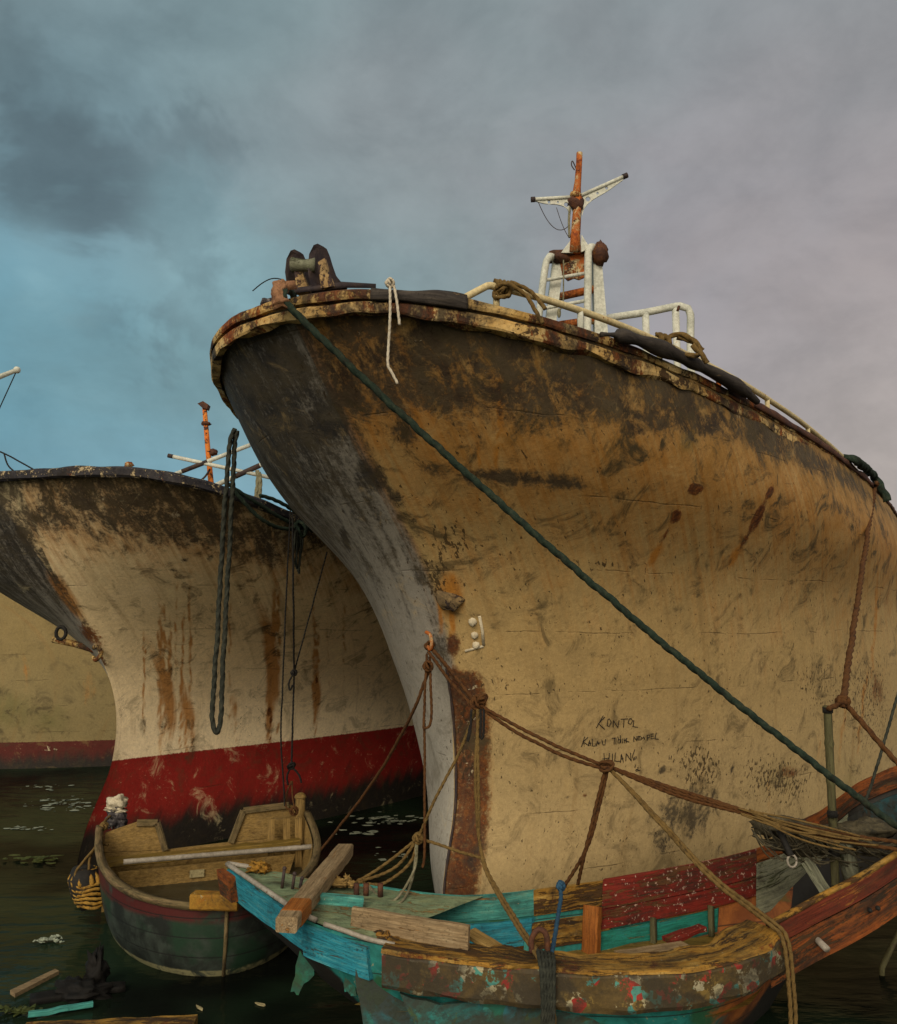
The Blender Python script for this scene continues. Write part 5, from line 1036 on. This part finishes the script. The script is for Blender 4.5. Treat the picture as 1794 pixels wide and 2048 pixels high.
# right: coil over the rail, tail to the bamboo pole
ec = [p for p in S1.edge(1690, 1790)]
e1_ = min(ec, key=lambda p: abs(pix(p)[0]-1745))
rope('mooring_rope', [at(1690, 915, ec[0].y), at(1715, 925, ec[0].y+.1), at(1745, 950, e1_.y), at(1765, 980, e1_.y), at(1774, 1003, e1_.y)], .040, M['rope_green'], 'thick dark green rope end lying over the rail at far right')
kk = at(1686, 1403, 5.62)
rope('rope', [e1_+Vector((.1, .2, .05)), e1_+Vector((0, -.09, .02)), e1_+Vector((-.06, -.14, -.10)), e1_.lerp(kk, .5)-Vector((.0, 0, .05)), kk], .0215, M['rope_brown'], 'brown rope from the ship\'s rail at right down to the bamboo pole', knots=[(kk, .03)])
rope('rope', [kk, at(1720, 1440, 5.6), at(1755, 1482, 5.55), at(1830, 1565, 5.5)], .017, M['rope_brown'], 'brown rope leading right from the knot beside the bamboo pole', extra=[[kk, at(1670, 1412, 5.6), at(1655, 1416, 5.55)]])
rope('line', [at(1800, 1375, 6.2), at(1775, 1460, 6.1), at(1750, 1545, 6.0), at(1732, 1600, 5.9)], .010, M['rope_dark'], 'thin dark line slanting at the right edge above the orange bow', twist=False)
# brown bridle from the towing eye
def Y(u): return float(np.interp(u, [868, 960, 1210, 1480, 1794, 1900], [5.95, 5.78, 5.6, 5.5, 5.35, 5.3]))
def B(u, v, dy=0): return at(u, v, Y(u)+dy)
ring = on(S1, 868, 1285, .05); k2 = B(955, 1405); k3 = B(1213, 1532)
rope('rope', [ring, ring.lerp(k2, .5)+Vector((0, -.04, 0)), k2, *[k2.lerp(k3, t)-Vector((0, 0, .03*4*t*(1-t))) for t in (.25, .5, .75)], k3, B(1350, 1578), B(1480, 1618), B(1640, 1672), B(1800, 1700)], .0115, M['rope_brown'], 'brown rope bundle from the stem eye sloping right to the boat\'s bow',
     extra=[[ring+Vector((.01, -.02, -.02)), ring.lerp(k2, .5)+Vector((.02, -.05, -.03)), k2+Vector((0, -.02, -.02))], [ring+Vector((-.01, -.03, -.04)), ring.lerp(k2, .45)+Vector((-.01, -.06, -.06)), k2+Vector((-.02, -.03, -.03))], [k2+Vector((0, 0, -.015)), *[k2.lerp(k3, t)-Vector((0, 0, .03+.04*4*t*(1-t))) for t in (.25, .5, .75)], k3+Vector((0, 0, -.02))], [k3, B(1350, 1590), B(1480, 1624), B(1640, 1660), B(1800, 1685)], [k3, B(1350, 1584), B(1480, 1620), B(1560, 1652), B(1740, 1690)]],
     knots=[(k2, .05), (B(965, 1398, -.02), .035), (k3, .045), (ring, .04)])
mb = MB(); q = random.Random(2)
for k in range(10): strand(mb, sag(B(1475+q.uniform(0, 40), 1616+q.uniform(0, 14), -.02), B(1690+q.uniform(-60, 100), 1678+q.uniform(-14, 22), -.05), q.uniform(-.01, .04), 6), .006, False)
mb.build('rope_strands', M['rope_tan'], label='loose yellowish strands fanning out along the bridle rope above the net', cat='rope')
rope('rope', [k3, B(1190, 1620, .02), B(1170, 1705, .06), at(1156, 1768, 5.85)], .0115, M['rope_brown'], 'brown rope hanging from the bridle knot to the far gunwale', extra=[[k3+Vector((.01, .01, -.02)), B(1196, 1620, .03), B(1172, 1700, .06), at(1128, 1775, 5.85)]])
dr = NL[nearest(NL, 1535)]
rope('rope', [k3, B(1300, 1625, -.1), at(1420, 1755, 5.2), dr+Vector((-.03, -.06, .07)), dr+Vector((.03, -.13, .0)), dr+Vector((.05, -.14, -.2)), dr+Vector((.05, -.14, -.6))], .0115, M['rope_tan'], 'tan rope from the bridle knot draped over the square end of the wale', extra=[[k3, B(1306, 1625, -.1), at(1426, 1752, 5.2), dr+Vector((0, -.05, .075)), dr+Vector((.06, -.12, .0)), dr+Vector((.08, -.13, -.2)), dr+Vector((.08, -.13, -.6))]])
k4 = at(836, 1676, 5.95)
rope('rope', [k2, B(925, 1490), at(870, 1600, 5.85), k4], .010, M['rope_tan'], 'tan rope from the bridle down left to a knot over the foredeck', extra=[[k4, at(900, 1697, 5.85), at(962, 1716, 5.75)], [k4, at(775, 1725, 6.0), at(715, 1764, 6.0)], [k4, at(790, 1735, 5.98), at(712, 1766, 6.0)], [k4, at(820, 1725, 5.95), at(770, 1765, 5.95), at(725, 1768, 6.0)]], knots=[(k4, .035), (at(720, 1765, 6.0), .03)])
rope('rope', [k2+Vector((0, -.02, -.04)), at(957, 1560, 5.72), at(964, 1715, 5.72), at(1020, 1830, 5.35), at(1082, 1925, 4.92), at(1092, 1950, 4.80), at(1096, 2060, 4.80)], .0105, M['rope_tan'], 'tan rope hanging from the bridle then slanting to the iron staple', extra=[[k2+Vector((.01, -.02, -.04)), at(951, 1560, 5.72), at(966, 1716, 5.72), at(1028, 1830, 5.35), at(1090, 1925, 4.9), at(1102, 1950, 4.8), at(1110, 2060, 4.8)]])
mb = MB()
for k in range(5): strand(mb, [at(1076+k*7, 1900+k*2, 4.95), at(1080+k*7, 1925, 4.82), at(1084+k*6, 1960, 4.78), at(1086+k*5, 2060, 4.78)], .011)
mb.build('rope', M['rope_dark'], label='dark rope turns hung over the near wale below the iron staple', cat='rope')
rope('rope', [at(835, 1685, 5.94), at(828, 1740, 5.94), at(790, 1800, 5.7), at(755, 1790, 5.8), at(738, 1772, 5.95)], .0085, M['rope_grey'], 'grey slack loops drooping over the turquoise gunwale', extra=[[at(833, 1685, 5.94), at(824, 1760, 5.94), at(800, 1806, 5.65), at(765, 1800, 5.75), at(732, 1772, 5.95)]], twist=False)
rope('rope', [ring+Vector((-.02, -.02, -.06)), at(852, 1340, 5.9), at(848, 1440, 5.88), at(850, 1456, 5.87), at(862, 1440, 5.86), at(861, 1350, 5.88), ring+Vector((0, -.03, -.08))], .009, M['rope_brown'], 'brown rope loops hanging from the stem eye', knots=[(at(856, 1332, 5.88), .035)], extra=[[at(849, 1440, 5.9), at(849, 1560, 5.9), at(849, 1700, 5.9), at(845, 1735, 5.9)]])
rope('rope', [at(858, 1340, 5.9), at(830, 1415, 6.0), at(780, 1510, 6.5), at(720, 1600, 7.0), at(650, 1690, 7.45), at(625, 1722, 7.5)], .0115, M['rope_brown'], 'single brown rope from the stem eye down left to the dinghy', twist=False)
rope('rope', [k2+Vector((.02, -.03, -.04)), at(962, 1440, 5.74), at(961, 1474, 5.74), at(966, 1474, 5.74), at(968, 1440, 5.74), k2+Vector((.04, -.02, -.04))], .008, M['rope_black'], 'small dark loop hanging at the bridle knot', extra=[[k2+Vector((-.04, -.03, -.04)), at(941, 1460, 5.74), at(936, 1482, 5.74), at(940, 1450, 5.74)]])
rope('cord', [at(1120, 1762, 5.85), at(1122, 1790, 5.75), at(1114, 1850, 5.4), at(1104, 1905, 5.05)], .013, M['cord_blue'], 'blue cord tied round the ochre far gunwale', twist=False, knots=[(at(1122, 1772, 5.80), .025)])
rope('line', [at(-60, 880, 9.0), at(10, 908, 8.8), at(76, 944, 8.6)], .008, M['rope_black'], 'thin dark line running off left from the second ship\'s rail', twist=False, extra=[[at(8, 907, 8.8), at(16, 930, 8.7), at(34, 948, 8.6)]])

# ------------------------------------------------------------------ water's surface litter
def raft(name, u, v, w, d, h, mat, label, cat='debris', rot=0., seed=0):
    """a matted clump of ragged bits afloat"""
    c_ = atz(u, v, 0); q = random.Random(seed); mb = MB(); nb = 1 if w < .06 else 26
    for b_ in range(nb):
        o = c_+(Vector((q.gauss(0, w*.5), q.gauss(0, d*.5), .004+b_*.0012)) if nb > 1 else Vector((0, 0, .004))); n = 9; r0 = w*(.30 if nb > 1 else 1)*q.uniform(.5, 1.1); an = q.uniform(0, 3.1)
        pts = []
        for k in range(n):
            a = k/n*math.tau; x = math.cos(a)*r0*q.uniform(.5, 1.3); y = math.sin(a)*r0*(.4 if nb > 1 else .3)*q.uniform(.5, 1.3); pts.append(o+Vector((x*math.cos(an)-y*math.sin(an), x*math.sin(an)+y*math.cos(an), q.uniform(0, h*.5))))
        mb.plate(pts, .004, (0, 0, 1))
    return mb.build(name, mat, smooth=False, label=label, cat=cat)
mb = MB(); A_, B_ = atz(55, 2030, .03), atz(185, 2008, .03); mb.bar(A_, B_, .035, .03, seg=10, wob=.008); mb.build('floating_plank', M['turq'], smooth=False, label='turquoise painted plank floating at the lower left corner', cat='plank', group='loose planks')
mb = MB(); A_, B_ = atz(40, 2068, .05), atz(390, 2052, .05); mb.bar(A_, B_, .20, .05, seg=14, wob=.01); mb.build('floating_board', M['ochre'], smooth=False, label='wide orange board floating along the bottom left edge', cat='board')
mb = MB(); A_, B_ = atz(60, 2000, .02), atz(250, 1972, .02); mb.bar(A_, B_, .10, .04, seg=12, wob=.01); mb.build('floating_plank', M['wetblack'], label='dark waterlogged plank beside the turquoise plank', cat='plank', group='loose planks')
mb = MB(); c_ = atz(160, 1990, 0); mb.ball(c_+Vector((0, 0, .02)), (.17, .13, .07), 22, 14, .9, 2.8); mb.ball(c_+Vector((.06, .1, .08)), (.07, .06, .15), 20, 14, .9, 3); mb.build('reflection_lump', M['wetblack'], label='solid dark lump modelled as the hull reflection left of the dinghy', cat='reflection_lump')  # dark reflection on the water, given shape here as a solid lump
raft('floating_debris', 95, 1885, .10, .05, .03, M['scum'], 'pale scrap floating left of the dark lump', seed=2)
raft('floating_weed', 68, 1722, .22, .14, .02, M['weed'], 'yellow green weed patch floating under the far ship', 'weed', seed=3)
raft('floating_debris', 30, 2030, .14, .06, .03, M['weed'], 'olive scrap in the bottom left corner', seed=4)
mb = MB(); mb.plate([atz(20, 1985, .01), atz(110, 1942, .01), atz(118, 1946, .01), atz(30, 1992, .01)], .03, (0, 0, 1)); mb.build('floating_stick', M['timber'], label='long pale stick floating left of the dark lump', cat='stick', smooth=False)
raft('floating_leaf', 400, 2018, .055, .016, .01, M['patch'], 'small pale leaf on dark water below the dinghy, left one', 'leaf', seed=5)
raft('floating_leaf', 520, 2010, .05, .016, .01, M['patch'], 'small pale leaf on dark water beside the boat\'s green skeg', 'leaf', seed=6)
mb = MB(); A_ = atz(1770, 1950, 0); mb.tube([A_+Vector((-.03, 0, -.1)), at(1764, 1935, A_.y), at(1790, 1880, A_.y+.1), at(1812, 1830, A_.y+.2)], .02, 8); mb.build('bamboo_stake', M['bamboo'], label='green stake leaning in the water at the lower right edge', cat='stake')
q = random.Random(21); mb = MB()
for (u0, u1, v0, v1, n) in ((60, 190, 1596, 1622, 60), (10, 110, 1650, 1662, 16), (700, 835, 1630, 1650, 60), (660, 760, 1655, 1672, 14), (720, 830, 1700, 1720, 8), (20, 180, 1565, 1580, 14)):
    for k in range(n):
        c_ = atz(q.gauss((u0+u1)/2, (u1-u0)/4), q.gauss((v0+v1)/2, (v1-v0)/4), .004); r = abs(q.gauss(.02, .018))+.006; m_ = 7
        mb.add([c_]+[c_+Vector((math.cos(j/m_*math.tau)*r*q.uniform(.5, 1.6), math.sin(j/m_*math.tau)*r*q.uniform(.5, 1.2), 0)) for j in range(m_)], [(0, 1+j, 1+(j+1) % m_) for j in range(m_)])
mb.build('floating_scum', M['scum'], smooth=False, kind='stuff', label='pale flecks of scum drifting on the black water', cat='scum')
